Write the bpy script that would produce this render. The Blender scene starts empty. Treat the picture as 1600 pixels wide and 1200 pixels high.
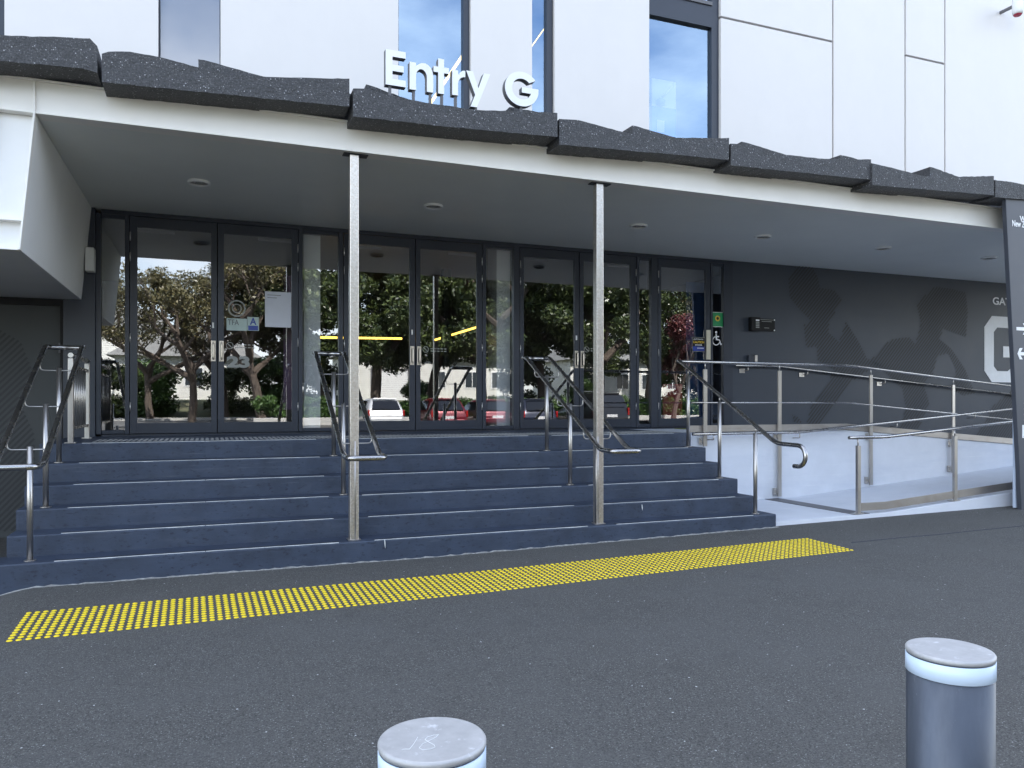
import bpy, math, random
import numpy as np
from mathutils import Vector, Matrix
random.seed(7); RNG = np.random.default_rng(7)
S = bpy.context.scene
COL = S.collection
E = 1.5                                    # eye height
YAW = math.atan(1200/3040)
# ---------------------------------------------------------------- camera
cd = bpy.data.cameras.new('camera'); cam = bpy.data.objects.new('camera', cd); COL.objects.link(cam)
cd.sensor_width = 36; cd.lens = 27.0; cd.shift_y = 30/1600; cd.clip_end = 2000; cd.clip_start = .05
cam.location = (0, 0, E); cam.rotation_euler = (math.pi/2, 0, -YAW)
S.camera = cam
# ---------------------------------------------------------------- sky, sun, exposure
SUN_EL, SUN_ROT = math.radians(51), math.radians(14)
w = bpy.data.worlds.new('World'); S.world = w; w.use_nodes = True
nt = w.node_tree; nt.nodes.clear()
out = nt.nodes.new('ShaderNodeOutputWorld'); bg = nt.nodes.new('ShaderNodeBackground')
sky = nt.nodes.new('ShaderNodeTexSky'); sky.sky_type = 'NISHITA'; sky.sun_disc = False
sky.sun_elevation = SUN_EL; sky.sun_rotation = SUN_ROT; sky.air_density = 1.0; sky.dust_density = 1.0
tc = nt.nodes.new('ShaderNodeTexCoord'); mp = nt.nodes.new('ShaderNodeMapping'); mp.inputs['Scale'].default_value = (1, 1, 2.2)
nz = nt.nodes.new('ShaderNodeTexNoise'); nz.inputs['Scale'].default_value = 2.3; nz.inputs['Detail'].default_value = 7; nz.inputs['Roughness'].default_value = .55
cr = nt.nodes.new('ShaderNodeValToRGB'); cr.color_ramp.elements[0].position = .38; cr.color_ramp.elements[1].position = .62
mx = nt.nodes.new('ShaderNodeMix'); mx.data_type = 'RGBA'
nt.links.new(tc.outputs['Generated'], mp.inputs['Vector']); nt.links.new(mp.outputs[0], nz.inputs['Vector'])
sx = nt.nodes.new('ShaderNodeSeparateXYZ'); nt.links.new(tc.outputs['Generated'], sx.inputs[0])
mr = nt.nodes.new('ShaderNodeMapRange'); nt.links.new(sx.outputs[2], mr.inputs[0]); mr.inputs['From Min'].default_value = .12; mr.inputs['From Max'].default_value = .6; mr.inputs['To Min'].default_value = 1; mr.inputs['To Max'].default_value = .45
mm = nt.nodes.new('ShaderNodeMath'); mm.operation = 'MULTIPLY'; nt.links.new(nz.outputs['Fac'], cr.inputs[0]); nt.links.new(cr.outputs[0], mm.inputs[0]); nt.links.new(mr.outputs[0], mm.inputs[1]); nt.links.new(mm.outputs[0], mx.inputs[0])
nt.links.new(sky.outputs[0], mx.inputs[6]); mx.inputs[7].default_value = (7.1, 7.4, 7.8, 1)
nt.links.new(mx.outputs[2], bg.inputs[0]); bg.inputs[1].default_value = .13
nt.links.new(bg.outputs[0], out.inputs[0])
sl = bpy.data.lights.new('sun', 'SUN'); sl.energy = 4.6; sl.angle = math.radians(.55); sl.color = (1, .95, .88)
sun = bpy.data.objects.new('sun', sl); COL.objects.link(sun)
sd = Vector((math.sin(SUN_ROT)*math.cos(SUN_EL), math.cos(SUN_ROT)*math.cos(SUN_EL), math.sin(SUN_EL)))
sun.rotation_euler = sd.to_track_quat('Z', 'Y').to_euler(); sun.location = (0, 20, 40)
vs = S.view_settings; vs.view_transform = 'Standard'; vs.look = 'None'; vs.exposure = 2.12; vs.gamma = 1; vs.use_curve_mapping = False
S.cycles.max_bounces = 8; S.cycles.transparent_max_bounces = 12; S.cycles.use_denoising = True
S.cycles.sample_clamp_indirect = 6; S.cycles.caustics_reflective = False; S.cycles.caustics_refractive = False

# ---------------------------------------------------------------- pixel -> place
FW = Vector((math.sin(YAW), math.cos(YAW), 0)); RT = Vector((math.cos(YAW), -math.sin(YAW), 0))
def at(px, py, Y=None, Z=None, X=None):
    """the point of the place seen at a pixel of the 1600x1200 photograph, on the plane Y, Z or X (Z from the ground datum)"""
    d = FW + RT*((px-800)/1200) + Vector((0, 0, (630-py)/1200))
    if Y is not None: t = Y/d.y
    elif X is not None: t = X/d.x
    else: t = (Z-E)/d.z
    return d*t + Vector((0, 0, E))
GL = 10.55                                  # glass plane of the doors
def mirror(px, py, Yv):                     # a thing seen in the doors' glass stands on this side of it
    p = at(px, py, Y=Yv); return Vector((p.x, 2*GL-Yv, p.z))
def zg(x, y=5.0):                           # height of the ground
    if y > -1:
        z = .005 if x < 2 else .005+.010*(min(x, 14)-2)
        if x < -1.35: z -= .075*min(1, (-1.35-x)/.35)
        return z
    z = 0
    for (ya, za), (yb, zb) in zip([(-1, .005), (-13, .3), (-30, .62), (-33.5, 1.6), (-50, 2.3), (-400, 3)], [(-13, .3), (-30, .62), (-33.5, 1.6), (-50, 2.3), (-400, 3), (-900, 3)]):
        if yb <= y <= ya: return za+(zb-za)*(ya-y)/(ya-yb)
    return 3

# ---------------------------------------------------------------- materials
def nodes(name):
    m = bpy.data.materials.new(name); m.use_nodes = True; t = m.node_tree
    return m, t, t.nodes['Principled BSDF']
def N(t, ty, **kw):
    n = t.nodes.new(ty)
    for k, v in kw.items():
        if k in n.inputs: n.inputs[k].default_value = v
        else: setattr(n, k, v)
    return n
def mat(name, c, rough=.6, metal=0, var=.12, scale=6, bump=0, bscale=60, spec=.5, tint=None, stretch=(1,1,1), bdist=.004):
    m, t, b = nodes(name)
    g = N(t, 'ShaderNodeTexCoord'); mpn = N(t, 'ShaderNodeMapping'); mpn.inputs['Scale'].default_value = stretch
    t.links.new(g.outputs['Object'], mpn.inputs[0])
    n = N(t, 'ShaderNodeTexNoise'); n.inputs['Scale'].default_value = scale; n.inputs['Detail'].default_value = 6; n.inputs['Roughness'].default_value = .6
    t.links.new(mpn.outputs[0], n.inputs['Vector'])
    r = N(t, 'ShaderNodeMapRange'); r.inputs['From Min'].default_value = .3; r.inputs['From Max'].default_value = .7
    t.links.new(n.outputs['Fac'], r.inputs[0])
    mixn = t.nodes.new('ShaderNodeMix'); mixn.data_type = 'RGBA'
    c = tuple(c)
    c2 = tint or tuple(min(1, v*(1+var)) for v in c); c1 = tuple(v*(1-var) for v in c) if not tint else c
    mixn.inputs[6].default_value = (*c1, 1); mixn.inputs[7].default_value = (*c2, 1)
    t.links.new(r.outputs[0], mixn.inputs[0]); t.links.new(mixn.outputs[2], b.inputs['Base Color'])
    b.inputs['Metallic'].default_value = metal; b.inputs['Specular IOR Level'].default_value = spec
    rr = N(t, 'ShaderNodeMapRange'); rr.inputs['To Min'].default_value = max(.02, rough*.85); rr.inputs['To Max'].default_value = min(1, rough*1.15)
    t.links.new(n.outputs['Fac'], rr.inputs[0]); t.links.new(rr.outputs[0], b.inputs['Roughness'])
    if bump:
        n2 = N(t, 'ShaderNodeTexNoise'); n2.inputs['Scale'].default_value = bscale; n2.inputs['Detail'].default_value = 5
        t.links.new(g.outputs['Object'], n2.inputs['Vector'])
        bp = N(t, 'ShaderNodeBump'); bp.inputs['Strength'].default_value = bump; bp.inputs['Distance'].default_value = bdist
        t.links.new(n2.outputs['Fac'], bp.inputs['Height']); t.links.new(bp.outputs[0], b.inputs['Normal'])
    return m
def specks(m, col, scale, thr, world=False):
    """sprinkle small stones of another colour over a material"""
    t = m.node_tree; b = t.nodes['Principled BSDF']; src = b.inputs['Base Color'].links[0].from_socket
    g = N(t, 'ShaderNodeTexCoord'); v = N(t, 'ShaderNodeTexVoronoi'); v.inputs['Scale'].default_value = scale
    t.links.new(g.outputs['Object'], v.inputs['Vector'])
    sep = N(t, 'ShaderNodeSeparateColor'); t.links.new(v.outputs['Color'], sep.inputs[0])
    a = N(t, 'ShaderNodeMath', operation='GREATER_THAN'); t.links.new(sep.outputs[0], a.inputs[0]); a.inputs[1].default_value = thr
    d = N(t, 'ShaderNodeMath', operation='LESS_THAN'); t.links.new(v.outputs['Distance'], d.inputs[0]); d.inputs[1].default_value = .38
    mu = N(t, 'ShaderNodeMath', operation='MULTIPLY'); t.links.new(a.outputs[0], mu.inputs[0]); t.links.new(d.outputs[0], mu.inputs[1])
    mi = t.nodes.new('ShaderNodeMix'); mi.data_type = 'RGBA'; t.links.new(mu.outputs[0], mi.inputs[0])
    t.links.new(src, mi.inputs[6]); mi.inputs[7].default_value = (*col, 1); t.links.new(mi.outputs[2], b.inputs['Base Color'])
    return m
def patches(m, col, scale, lo, hi, amount=1.0, stretch=(1,1,1), detail=8):
    """worn or dirty patches with a shape of their own"""
    t = m.node_tree; b = t.nodes['Principled BSDF']; src = b.inputs['Base Color'].links[0].from_socket
    g = N(t, 'ShaderNodeTexCoord'); mpn = N(t, 'ShaderNodeMapping'); mpn.inputs['Scale'].default_value = stretch
    t.links.new(g.outputs['Object'], mpn.inputs[0])
    n = N(t, 'ShaderNodeTexNoise'); n.inputs['Scale'].default_value = scale; n.inputs['Detail'].default_value = detail; n.inputs['Roughness'].default_value = .65
    t.links.new(mpn.outputs[0], n.inputs['Vector'])
    r = N(t, 'ShaderNodeMapRange'); r.inputs['From Min'].default_value = lo; r.inputs['From Max'].default_value = hi; r.inputs['To Max'].default_value = amount
    t.links.new(n.outputs['Fac'], r.inputs[0])
    mi = t.nodes.new('ShaderNodeMix'); mi.data_type = 'RGBA'; t.links.new(r.outputs[0], mi.inputs[0])
    t.links.new(src, mi.inputs[6]); mi.inputs[7].default_value = (*col, 1); t.links.new(mi.outputs[2], b.inputs['Base Color'])
    return m
def emis(name, c, s):
    m, t, b = nodes(name); b.inputs['Base Color'].default_value = (*c, 1)
    b.inputs['Emission Color'].default_value = (*c, 1); b.inputs['Emission Strength'].default_value = s; return m
def glass(name, refl=.22, tint=(.75, .78, .8), rough=0.0, coat=(.95,.97,1)):
    m, t, b = nodes(name); t.nodes.remove(b); o = t.nodes['Material Output']
    tr = N(t, 'ShaderNodeBsdfTransparent'); tr.inputs[0].default_value = (*tint, 1)
    gl = N(t, 'ShaderNodeBsdfGlossy'); gl.inputs['Color'].default_value = (*coat, 1); gl.inputs['Roughness'].default_value = rough
    fr = N(t, 'ShaderNodeFresnel'); fr.inputs[0].default_value = 1.5
    ad = N(t, 'ShaderNodeMath', operation='ADD'); ad.use_clamp = True; t.links.new(fr.outputs[0], ad.inputs[0]); ad.inputs[1].default_value = refl
    mi = N(t, 'ShaderNodeMixShader'); t.links.new(ad.outputs[0], mi.inputs[0]); t.links.new(tr.outputs[0], mi.inputs[1]); t.links.new(gl.outputs[0], mi.inputs[2])
    t.links.new(mi.outputs[0], o.inputs[0]); return m

M = {}
M['asphalt'] = patches(patches(patches(specks(specks(specks(mat('asphalt', (.083,.081,.075), .85, var=.75, scale=130, bump=1.0, bscale=140, bdist=.011), (.125,.125,.120), 95, .70), (.25,.25,.25), 120, .90), (.60,.60,.60), 70, .9975), (.028,.028,.028), 90, .53, .60, .75), (.095,.095,.092), 1.1, .45, .7, .5), (.050,.050,.048), 2.6, .56, .72, .45)
M['street'] = patches(mat('street_asphalt', (.10,.10,.10), .85, var=.15, scale=3), (.14,.14,.135), .5, .4, .7)
M['step'] = patches(patches(patches(mat('step_paint', (.033,.047,.078), .58, var=.25, scale=4, bump=.35, bscale=70, bdist=.004), (.014,.020,.038), 30, .56, .66, .9, (.6,1,1.2)), (.060,.075,.110), 3.5, .52, .75, .6, (.6,1,3)), (.09,.11,.14), 9, .60, .74, .55, (.25,1,3))
M['nosing'] = mat('nosing_white', (.62,.64,.64), .5, var=.2, scale=9)
M['insert'] = mat('nosing_insert', (.022,.028,.042), .8, var=.3, scale=40, bump=.5, bscale=200)
M['mortar'] = mat('mortar', (.25,.25,.24), .9, var=.4, scale=30, bump=.6)
M['white'] = patches(mat('white_panel', (.70,.675,.66), .45, var=.02, scale=2), (.66,.64,.625), .8, .45, .8, .6, (1,1,.25))
M['beam'] = patches(mat('beam_white', (.85,.83,.79), .42, var=.03, scale=2, bump=.1, bscale=9), (.5,.46,.40), 6, .68, .8, .5)
M['bulk'] = patches(mat('bulkhead_white', (.84,.84,.83), .4, var=.03, scale=2), (.78,.78,.77), 1.5, .5, .8, .5)
M['joint'] = mat('joint_grey', (.16,.16,.17), .8)
M['soffit'] = mat('soffit_grey', (.80,.82,.79), .45, var=.03, scale=1.3)
M['frame'] = mat('door_frame_navy', (.024,.031,.048), .38, var=.08, scale=3)
M['wall'] = patches(mat('mural_navy', (.031,.041,.060), .5, var=.06, scale=2), (.037,.046,.063), 1.2, .4, .7)
M['stripe'] = mat('mural_stripe', (.023,.024,.027), .6, var=.05)
M['graphic'] = mat('graphic_white', (.85,.86,.87), .55, var=.04)
M['coping'] = specks(specks(mat('exposed_aggregate', (.045,.046,.050), .6, var=.6, scale=70, bump=1.0, bscale=60, bdist=.012), (.12,.12,.125), 80, .66), (.38,.38,.40), 78, .955)
M['ramp'] = patches(patches(mat('ramp_paint', (.68,.71,.77), .6, var=.04, scale=3, bump=.2, bscale=40), (.58,.62,.70), 2.4, .5, .75, .7, (.4,1,2)), (.80,.82,.85), 5, .60, .70, .7, (.2,1,6))
M['ramp'] = patches(M['ramp'], (.30,.32,.36), 7, .66, .78, .35, (1,1,.4))
M['steel'] = patches(mat('stainless', (.48,.46,.44), .34, .95, var=.10, scale=8, stretch=(1,1,.15)), (.36,.30,.25), 7, .55, .8, .5)
M['steel_dark'] = mat('stainless_tube', (.40,.39,.385), .27, 1, var=.12, scale=6)
M['kick'] = patches(mat('kick_plate_steel', (.40,.37,.34), .45, .8, var=.12, scale=5, stretch=(.3,1,1)), (.30,.25,.20), 3, .5, .8, .7)
M['galv'] = patches(mat('galvanised', (.60,.57,.53), .33, .9, var=.14, scale=40), (.46,.38,.29), 60, .48, .66, .7)
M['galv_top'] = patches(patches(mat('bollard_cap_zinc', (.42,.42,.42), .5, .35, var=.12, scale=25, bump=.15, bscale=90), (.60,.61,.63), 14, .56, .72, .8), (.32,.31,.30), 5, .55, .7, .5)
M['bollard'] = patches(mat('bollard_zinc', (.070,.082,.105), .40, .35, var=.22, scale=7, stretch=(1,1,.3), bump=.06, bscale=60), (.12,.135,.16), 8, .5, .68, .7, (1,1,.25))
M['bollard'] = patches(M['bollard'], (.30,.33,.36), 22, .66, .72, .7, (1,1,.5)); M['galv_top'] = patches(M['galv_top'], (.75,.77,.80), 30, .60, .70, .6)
M['band'] = mat('reflective_band', (.62,.74,.88), .3, 0, var=.03, scale=4)
M['yellow'] = patches(mat('tactile_yellow', (.85,.64,.015), .45, var=.06, scale=5), (.42,.34,.06), 25, .6, .8, .7)
M['stud'] = mat('tactile_steel', (.55,.55,.55), .4, .7)
M['matd'] = mat('door_mat', (.02,.021,.024), .95, var=.3, scale=90, bump=.6, bscale=300)
M['side'] = mat('side_door_grey', (.045,.050,.052), .6, var=.08, scale=3)
M['green'] = mat('lime_mat', (.16,.19,.05), .9, var=.15, scale=30)
M['glass'] = glass('door_glass', .20, (.93,.94,.95)); M['uglass'] = glass('upper_glass', .30, (.85,.90,.95), 0.0, (.62,.80,1))
M['frost'] = glass('side_window_glass', .12, (.95,.95,.98), .02)
M['blind'] = mat('grey_blind', (.42,.42,.46), .8, var=.03, scale=1.5)
M['black'] = mat('black_plastic', (.010,.010,.011), .55, spec=.25); M['rubber'] = mat('rubber', (.02,.02,.02), .8)
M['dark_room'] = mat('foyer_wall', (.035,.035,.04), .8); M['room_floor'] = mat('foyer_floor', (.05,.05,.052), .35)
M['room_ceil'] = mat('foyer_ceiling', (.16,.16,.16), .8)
M['plaster'] = mat('plaster_white', (.75,.76,.76), .6, var=.04)
M['column'] = mat('column_gloss_white', (.88,.92,.95), .25, var=.02)
M['led'] = emis('led_yellow', (1,.62,.10), 1.0); M['lamp'] = emis('lamp_white', (1,.93,.82), 4.0)
M['lampw'] = emis('lamp_warm', (1,.80,.5), 1.6)
M['sign'] = mat('sign_navy', (.055,.062,.080), .45, var=.05); M['signw'] = mat('sign_white_blue', (.50,.58,.72), .5, var=.03)
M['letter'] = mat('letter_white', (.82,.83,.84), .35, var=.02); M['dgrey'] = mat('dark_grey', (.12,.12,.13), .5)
M['paper'] = mat('paper', (.62,.64,.72), .8, var=.04); M['pgreen'] = mat('pale_green', (.42,.52,.50), .6); M['blue'] = mat('print_blue', (.02,.05,.30), .4)
M['sgreen'] = mat('sticker_green', (.02,.28,.10), .5); M['sun_y'] = mat('sunflower_yellow', (.75,.50,.04), .5); M['brown'] = mat('brown', (.03,.015,.01), .6)
M['purple'] = mat('banner_purple', (.13,.06,.15), .6); M['bblue'] = mat('banner_blue', (.01,.07,.24), .5, var=.3); M['red'] = mat('banner_red', (.35,.02,.05), .5)
M['lblue'] = mat('poster_blue', (.03,.16,.85), .5, var=.15, scale=2); M['cream'] = mat('cream_metal', (.60,.56,.45), .4, .3)
M['handle'] = mat('handle_nickel', (.66,.60,.52), .35, .7)
M['faint'] = mat('frosted_print', (.30,.31,.30), .7)
M['bark'] = mat('bark', (.09,.07,.055), .9, var=.35, scale=9, bump=.6, bscale=20, bdist=.02)
def leafm(name, a, b_):
    m, t, b = nodes(name); oi = N(t, 'ShaderNodeNewGeometry'); r = N(t, 'ShaderNodeMix', data_type='RGBA')
    r.inputs[6].default_value = (*a, 1); r.inputs[7].default_value = (*b_, 1)
    t.links.new(oi.outputs['Random Per Island'], r.inputs[0]); t.links.new(r.outputs[2], b.inputs['Base Color'])
    b.inputs['Roughness'].default_value = .42; return m
M['leaf'] = leafm('leaf_dark', (.018,.035,.012), (.085,.11,.03)); M['leafb'] = leafm('leaf_olive', (.06,.065,.03), (.15,.125,.05))
M['leafr'] = leafm('leaf_red', (.09,.02,.03), (.16,.05,.04)); M['leafh'] = leafm('hedge_leaf', (.03,.07,.015), (.08,.15,.03))
M['house'] = mat('weatherboard_white', (.74,.74,.70), .6, var=.05, scale=3); M['roof'] = mat('roof_grey', (.20,.20,.19), .8, var=.1)
M['brick'] = mat('chimney_brick', (.28,.08,.05), .85, var=.2, scale=15); M['grass'] = mat('grass', (.05,.075,.03), .9, var=.6, scale=1.2, tint=(.14,.13,.08), bump=.5, bscale=40)
M['kerb'] = mat('kerb_concrete', (.42,.41,.38), .85, var=.1); M['window'] = mat('house_window', (.04,.05,.06), .08)
M['tyre'] = mat('tyre', (.015,.015,.015), .85); M['carglass'] = mat('car_glass', (.008,.009,.011), .04, spec=.8)
M['lred'] = mat('tail_lamp_red', (.35,.01,.01), .2); M['plate'] = mat('number_plate', (.6,.6,.6), .4)
def paint(name, c):
    m, t, b = nodes(name); b.inputs['Base Color'].default_value = (*c, 1); b.inputs['Roughness'].default_value = .28
    b.inputs['Metallic'].default_value = .3; b.inputs['Coat Weight'].default_value = .6; b.inputs['Coat Roughness'].default_value = .05; return m

# ---------------------------------------------------------------- mesh helpers
class MB:
    def __init__(s): s.v = []; s.f = []
    def quadn(s, pts): i = len(s.v); s.v += [tuple(p) for p in pts]; s.f.append(tuple(range(i, i+len(pts)))); return s
    def box(s, x0, x1, y0, y1, z0, z1):
        i = len(s.v); s.v += [(x, y, z) for z in (z0, z1) for y in (y0, y1) for x in (x0, x1)]
        s.f += [tuple(i+k for k in f) for f in ((0,2,3,1),(4,5,7,6),(0,1,5,4),(2,6,7,3),(0,4,6,2),(1,3,7,5))]; return s
    def prism(s, poly, y0, y1):            # polygon in XZ, run along Y
        n = len(poly); i = len(s.v)
        s.v += [(x, y0, z) for x, z in poly] + [(x, y1, z) for x, z in poly]
        s.f.append(tuple(range(i, i+n))); s.f.append(tuple(range(i+2*n-1, i+n-1, -1)))
        for k in range(n): s.f.append((i+k, i+n+k, i+n+(k+1) % n, i+(k+1) % n))
        return s
    def tube(s, pts, r, n=12, caps=True, r2=None):
        pts = [Vector(p) for p in pts]; i0 = len(s.v); up = None
        for k, p in enumerate(pts):
            a = pts[max(k-1, 0)]; b = pts[min(k+1, len(pts)-1)]; d = (b-a).normalized()
            if up is None: up = Vector((0,0,1)) if abs(d.z) < .9 else Vector((1,0,0))
            u = (up - d*up.dot(d)); u = u.normalized() if u.length > 1e-4 else d.orthogonal().normalized(); up = u; v = d.cross(u)
            rr = r if r2 is None else r+(r2-r)*k/(len(pts)-1)
            for j in range(n):
                an = 2*math.pi*j/n; s.v.append(tuple(p+(u*math.cos(an)+v*math.sin(an))*rr))
        for k in range(len(pts)-1):
            for j in range(n):
                a = i0+k*n+j; b = i0+k*n+(j+1) % n; s.f.append((a, b, b+n, a+n))
        if caps: s.f.append(tuple(i0+j for j in range(n-1, -1, -1))); s.f.append(tuple(i0+(len(pts)-1)*n+j for j in range(n)))
        return s
    def lathe(s, c, prof, n=32):           # profile [(r, z)] about a vertical axis at c
        i0 = len(s.v)
        for r, z in prof:
            for j in range(n): an = 2*math.pi*j/n; s.v.append((c[0]+r*math.cos(an), c[1]+r*math.sin(an), c[2]+z))
        for k in range(len(prof)-1):
            for j in range(n):
                a = i0+k*n+j; b = i0+k*n+(j+1) % n; s.f.append((a, b, b+n, a+n))
        s.f.append(tuple(i0+j for j in range(n-1, -1, -1))); s.f.append(tuple(i0+(len(prof)-1)*n+j for j in range(n)))
        return s
    def build(s, name, m, parent=None, bevel=0, smooth=False, kind=None):
        me = bpy.data.meshes.new(name); me.from_pydata(s.v, [], s.f); me.materials.append(M[m] if isinstance(m, str) else m)
        if smooth:
            me.polygons.foreach_set('use_smooth', [len(p.vertices) <= 4 for p in me.polygons])
        me.update(); return link(name, me, parent, bevel, kind)
def link(name, me, parent=None, bevel=0, kind=None):
    o = bpy.data.objects.new(name, me); COL.objects.link(o)
    if parent: o.parent = parent
    if bevel:
        b = o.modifiers.new('bevel', 'BEVEL'); b.width = bevel; b.segments = 2; b.limit_method = 'ANGLE'; b.angle_limit = math.radians(40)
    if kind: o['kind'] = kind
    return o
def tag(o, label, cat, group=None):
    o['label'] = label; o['category'] = cat
    if group: o['group'] = group
    return o
def thing(name, label, cat, group=None, loc=(0,0,0), rz=0):
    o = bpy.data.objects.new(name, None); COL.objects.link(o); o.location = loc; o.rotation_euler = (0,0,rz); o.empty_display_size = .2
    return tag(o, label, cat, group)
def box(name, m, parent, *b, bevel=0): return MB().box(*b).build(name, m, parent, bevel)
def copy_tree(o, parent=None, loc=None):
    c = o.copy(); COL.objects.link(c); c.parent = parent
    if loc is not None: c.location = loc
    for ch in [k for k in bpy.data.objects if k.parent == o]: copy_tree(ch, c)
    return c
def text(name, s, m, parent, x0, x1, z0, z1, y, depth=.002, offset=0.0, kind=None, mirrored=False):
    cu = bpy.data.curves.new(name, 'FONT'); cu.body = s; cu.size = 1; cu.extrude = .5; cu.offset = offset; cu.resolution_u = 6
    tmp = bpy.data.objects.new(name, cu); COL.objects.link(tmp)
    bpy.context.view_layer.update(); dg = bpy.context.evaluated_depsgraph_get()
    me = bpy.data.meshes.new_from_object(tmp.evaluated_get(dg)); bpy.data.objects.remove(tmp)
    a = np.array([v.co[:] for v in me.vertices]); mn = a.min(0); mxx = a.max(0)
    u = (a-mn)/(mxx-mn)
    if mirrored: u[:, 0] = 1-u[:, 0]
    res = np.stack([x0+(x1-x0)*u[:,0], y-depth*u[:,2], z0+(z1-z0)*u[:,1]], 1)
    me.vertices.foreach_set('co', res.ravel()); me.update(); me.materials.clear(); me.materials.append(M[m])
    if depth > .01:
        me.materials.append(M['dgrey'])
        for p in me.polygons: p.material_index = 0 if abs(p.normal.y) > .9 else 1
    return link(name, me, parent, 0, kind)
def arc(c, r, a0, a1, n, plane='yz'):
    o = []
    for k in range(n+1):
        a = a0+(a1-a0)*k/n
        o.append(Vector((c[0], c[1]+r*math.cos(a), c[2]+r*math.sin(a))) if plane == 'yz' else Vector((c[0]+r*math.cos(a), c[1]+r*math.sin(a), c[2])))
    return o
def round_path(pts, r=.06, n=6):
    pts = [Vector(p) for p in pts]; o = [pts[0]]
    for a, b, c in zip(pts, pts[1:], pts[2:]):
        d1 = (a-b); d2 = (c-b); rr = min(r, d1.length*.48, d2.length*.48)
        p1 = b+d1.normalized()*rr; p2 = b+d2.normalized()*rr
        for k in range(n+1):
            t = k/n; o.append(p1*(1-t)**2+b*2*t*(1-t)+p2*t*t)
    o.append(pts[-1]); return o

# ================================================================ GROUND
xs = sorted(set([-60,-30,-12,-6,-4,-3,-2.4,-2] + [round(-1.8+.06*k,3) for k in range(12)] + list(np.arange(-1,16,.5)) + [20,30,60]))
ys = [11.5,9,8,7.3,6.5,5,3,1,-.99,-3,-7,-13,-19]
v = [(x, y, zg(x, y)) for y in ys for x in xs]; nx = len(xs)
f = [(j*nx+i, (j+1)*nx+i, (j+1)*nx+i+1, j*nx+i+1) for j in range(len(ys)-1) for i in range(nx-1)]
me = bpy.data.meshes.new('forecourt'); me.from_pydata(v, [], f); me.materials.append(M['asphalt']); fc = link('forecourt', me, kind='structure')
def sheet(name, m, xa, xb, yy, dz=0):
    v = [(x, y, zg(0, y)+dz) for y in yy for x in (xa, xb)]; f = [(2*k, 2*k+2, 2*k+3, 2*k+1) for k in range(len(yy)-1)]
    me = bpy.data.meshes.new(name); me.from_pydata(v, [], f); me.materials.append(M[m]); return link(name, me, kind='structure')
sheet('road', 'street', -60, 60, [-19,-22,-25.5], .0); sheet('footpath', 'kerb', -60, 60, [-25.62,-27.2], .10)
MB().box(-60,60,-25.62,-25.5,zg(0,-25.5)-.1,zg(0,-25.6)+.10).build('kerb', 'kerb', None, .02, kind='structure')
sheet('grass_bank', 'grass', -900, 900, [-27.2,-30,-33.5,-50,-400,-900], .02)
g2 = MB()
for a, b in ((-900,-60),(60,900)): g2.quadn([(a,-27.2,.3),(b,-27.2,.3),(b,11.5,-.09),(a,11.5,-.09)])
g2.quadn([(-900,11.5,-.09),(900,11.5,-.09),(900,900,-.09),(-900,900,-.09)])
g2.build('ground', 'grass', None, kind='structure')

# ================================================================ BUILDING
Yb = 7.31; ZS = E+2.369; ZL = E-.408; ZF = E-.388
W = 9.0
bld = thing('stadium_building', 'white panelled stadium building with a dark glazed entrance under its upper wall', 'building')
ZT = E+10.2
def wx(px): return at(px, 200, Y=W).x
ZW0 = E+2.55
def panel(x0, x1, z0, z1, pr=0):
    box('wall_panel', 'white', bld, x0+.004, x1-.004, W-pr, W+.12, z0+.004, z1-.004, bevel=.004)
xj = [wx(p) for p in (1126, 1301.5, 1414.5, 1476.5, 1680)]
panel(-9, wx(6)-.9, ZW0, ZT); panel(wx(6), wx(248), ZW0, ZT); panel(wx(344), wx(623), ZW0, ZT); panel(wx(735), wx(832), ZW0, ZT)
panel(wx(866), wx(1015), ZW0, ZT)
zA = at(1215, 46, Y=W).z; zB = at(1445, 93, Y=W).z
g_ = .011
panel(xj[0], xj[1]-g_, ZW0, zA-g_); panel(xj[0], xj[1]-g_, zA+g_, ZT)
panel(xj[1]+g_, xj[2]-g_, ZW0, ZT)
panel(xj[2]+g_, xj[3]-g_, ZW0, zB-g_); panel(xj[2]+g_, xj[3]-g_, zB+g_, ZT)
panel(xj[3]+g_, xj[4]-g_, ZW0, ZT); panel(xj[4]+g_, 24, ZW0, ZT)
box('backing_wall', 'joint', bld, xj[0]+.02, 24, W+.125, W+.3, ZW0, ZT)
for a, b in ((-9, wx(6)-.9), (wx(6)+.01, wx(248)-.01), (wx(344)+.01, wx(623)-.01), (wx(735)+.01, wx(832)-.01), (wx(866)+.01, wx(1015)-.01)):
    box('backing_wall', 'joint', bld, a, b, W+.125, W+.3, ZW0, ZT)
box('roof', 'roof', bld, -9, 24, W-.1, 45, ZT+.002, ZT+.35)
box('back_wall', 'joint', bld, -9, 24, 44.5, 44.9, -.2, ZT); box('side_wall', 'joint', bld, -9.2, -9.002, W+.3, 44.5, -.2, ZT); box('side_wall', 'joint', bld, 24.002, 24.2, W, 44.5, -.2, ZT)
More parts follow.
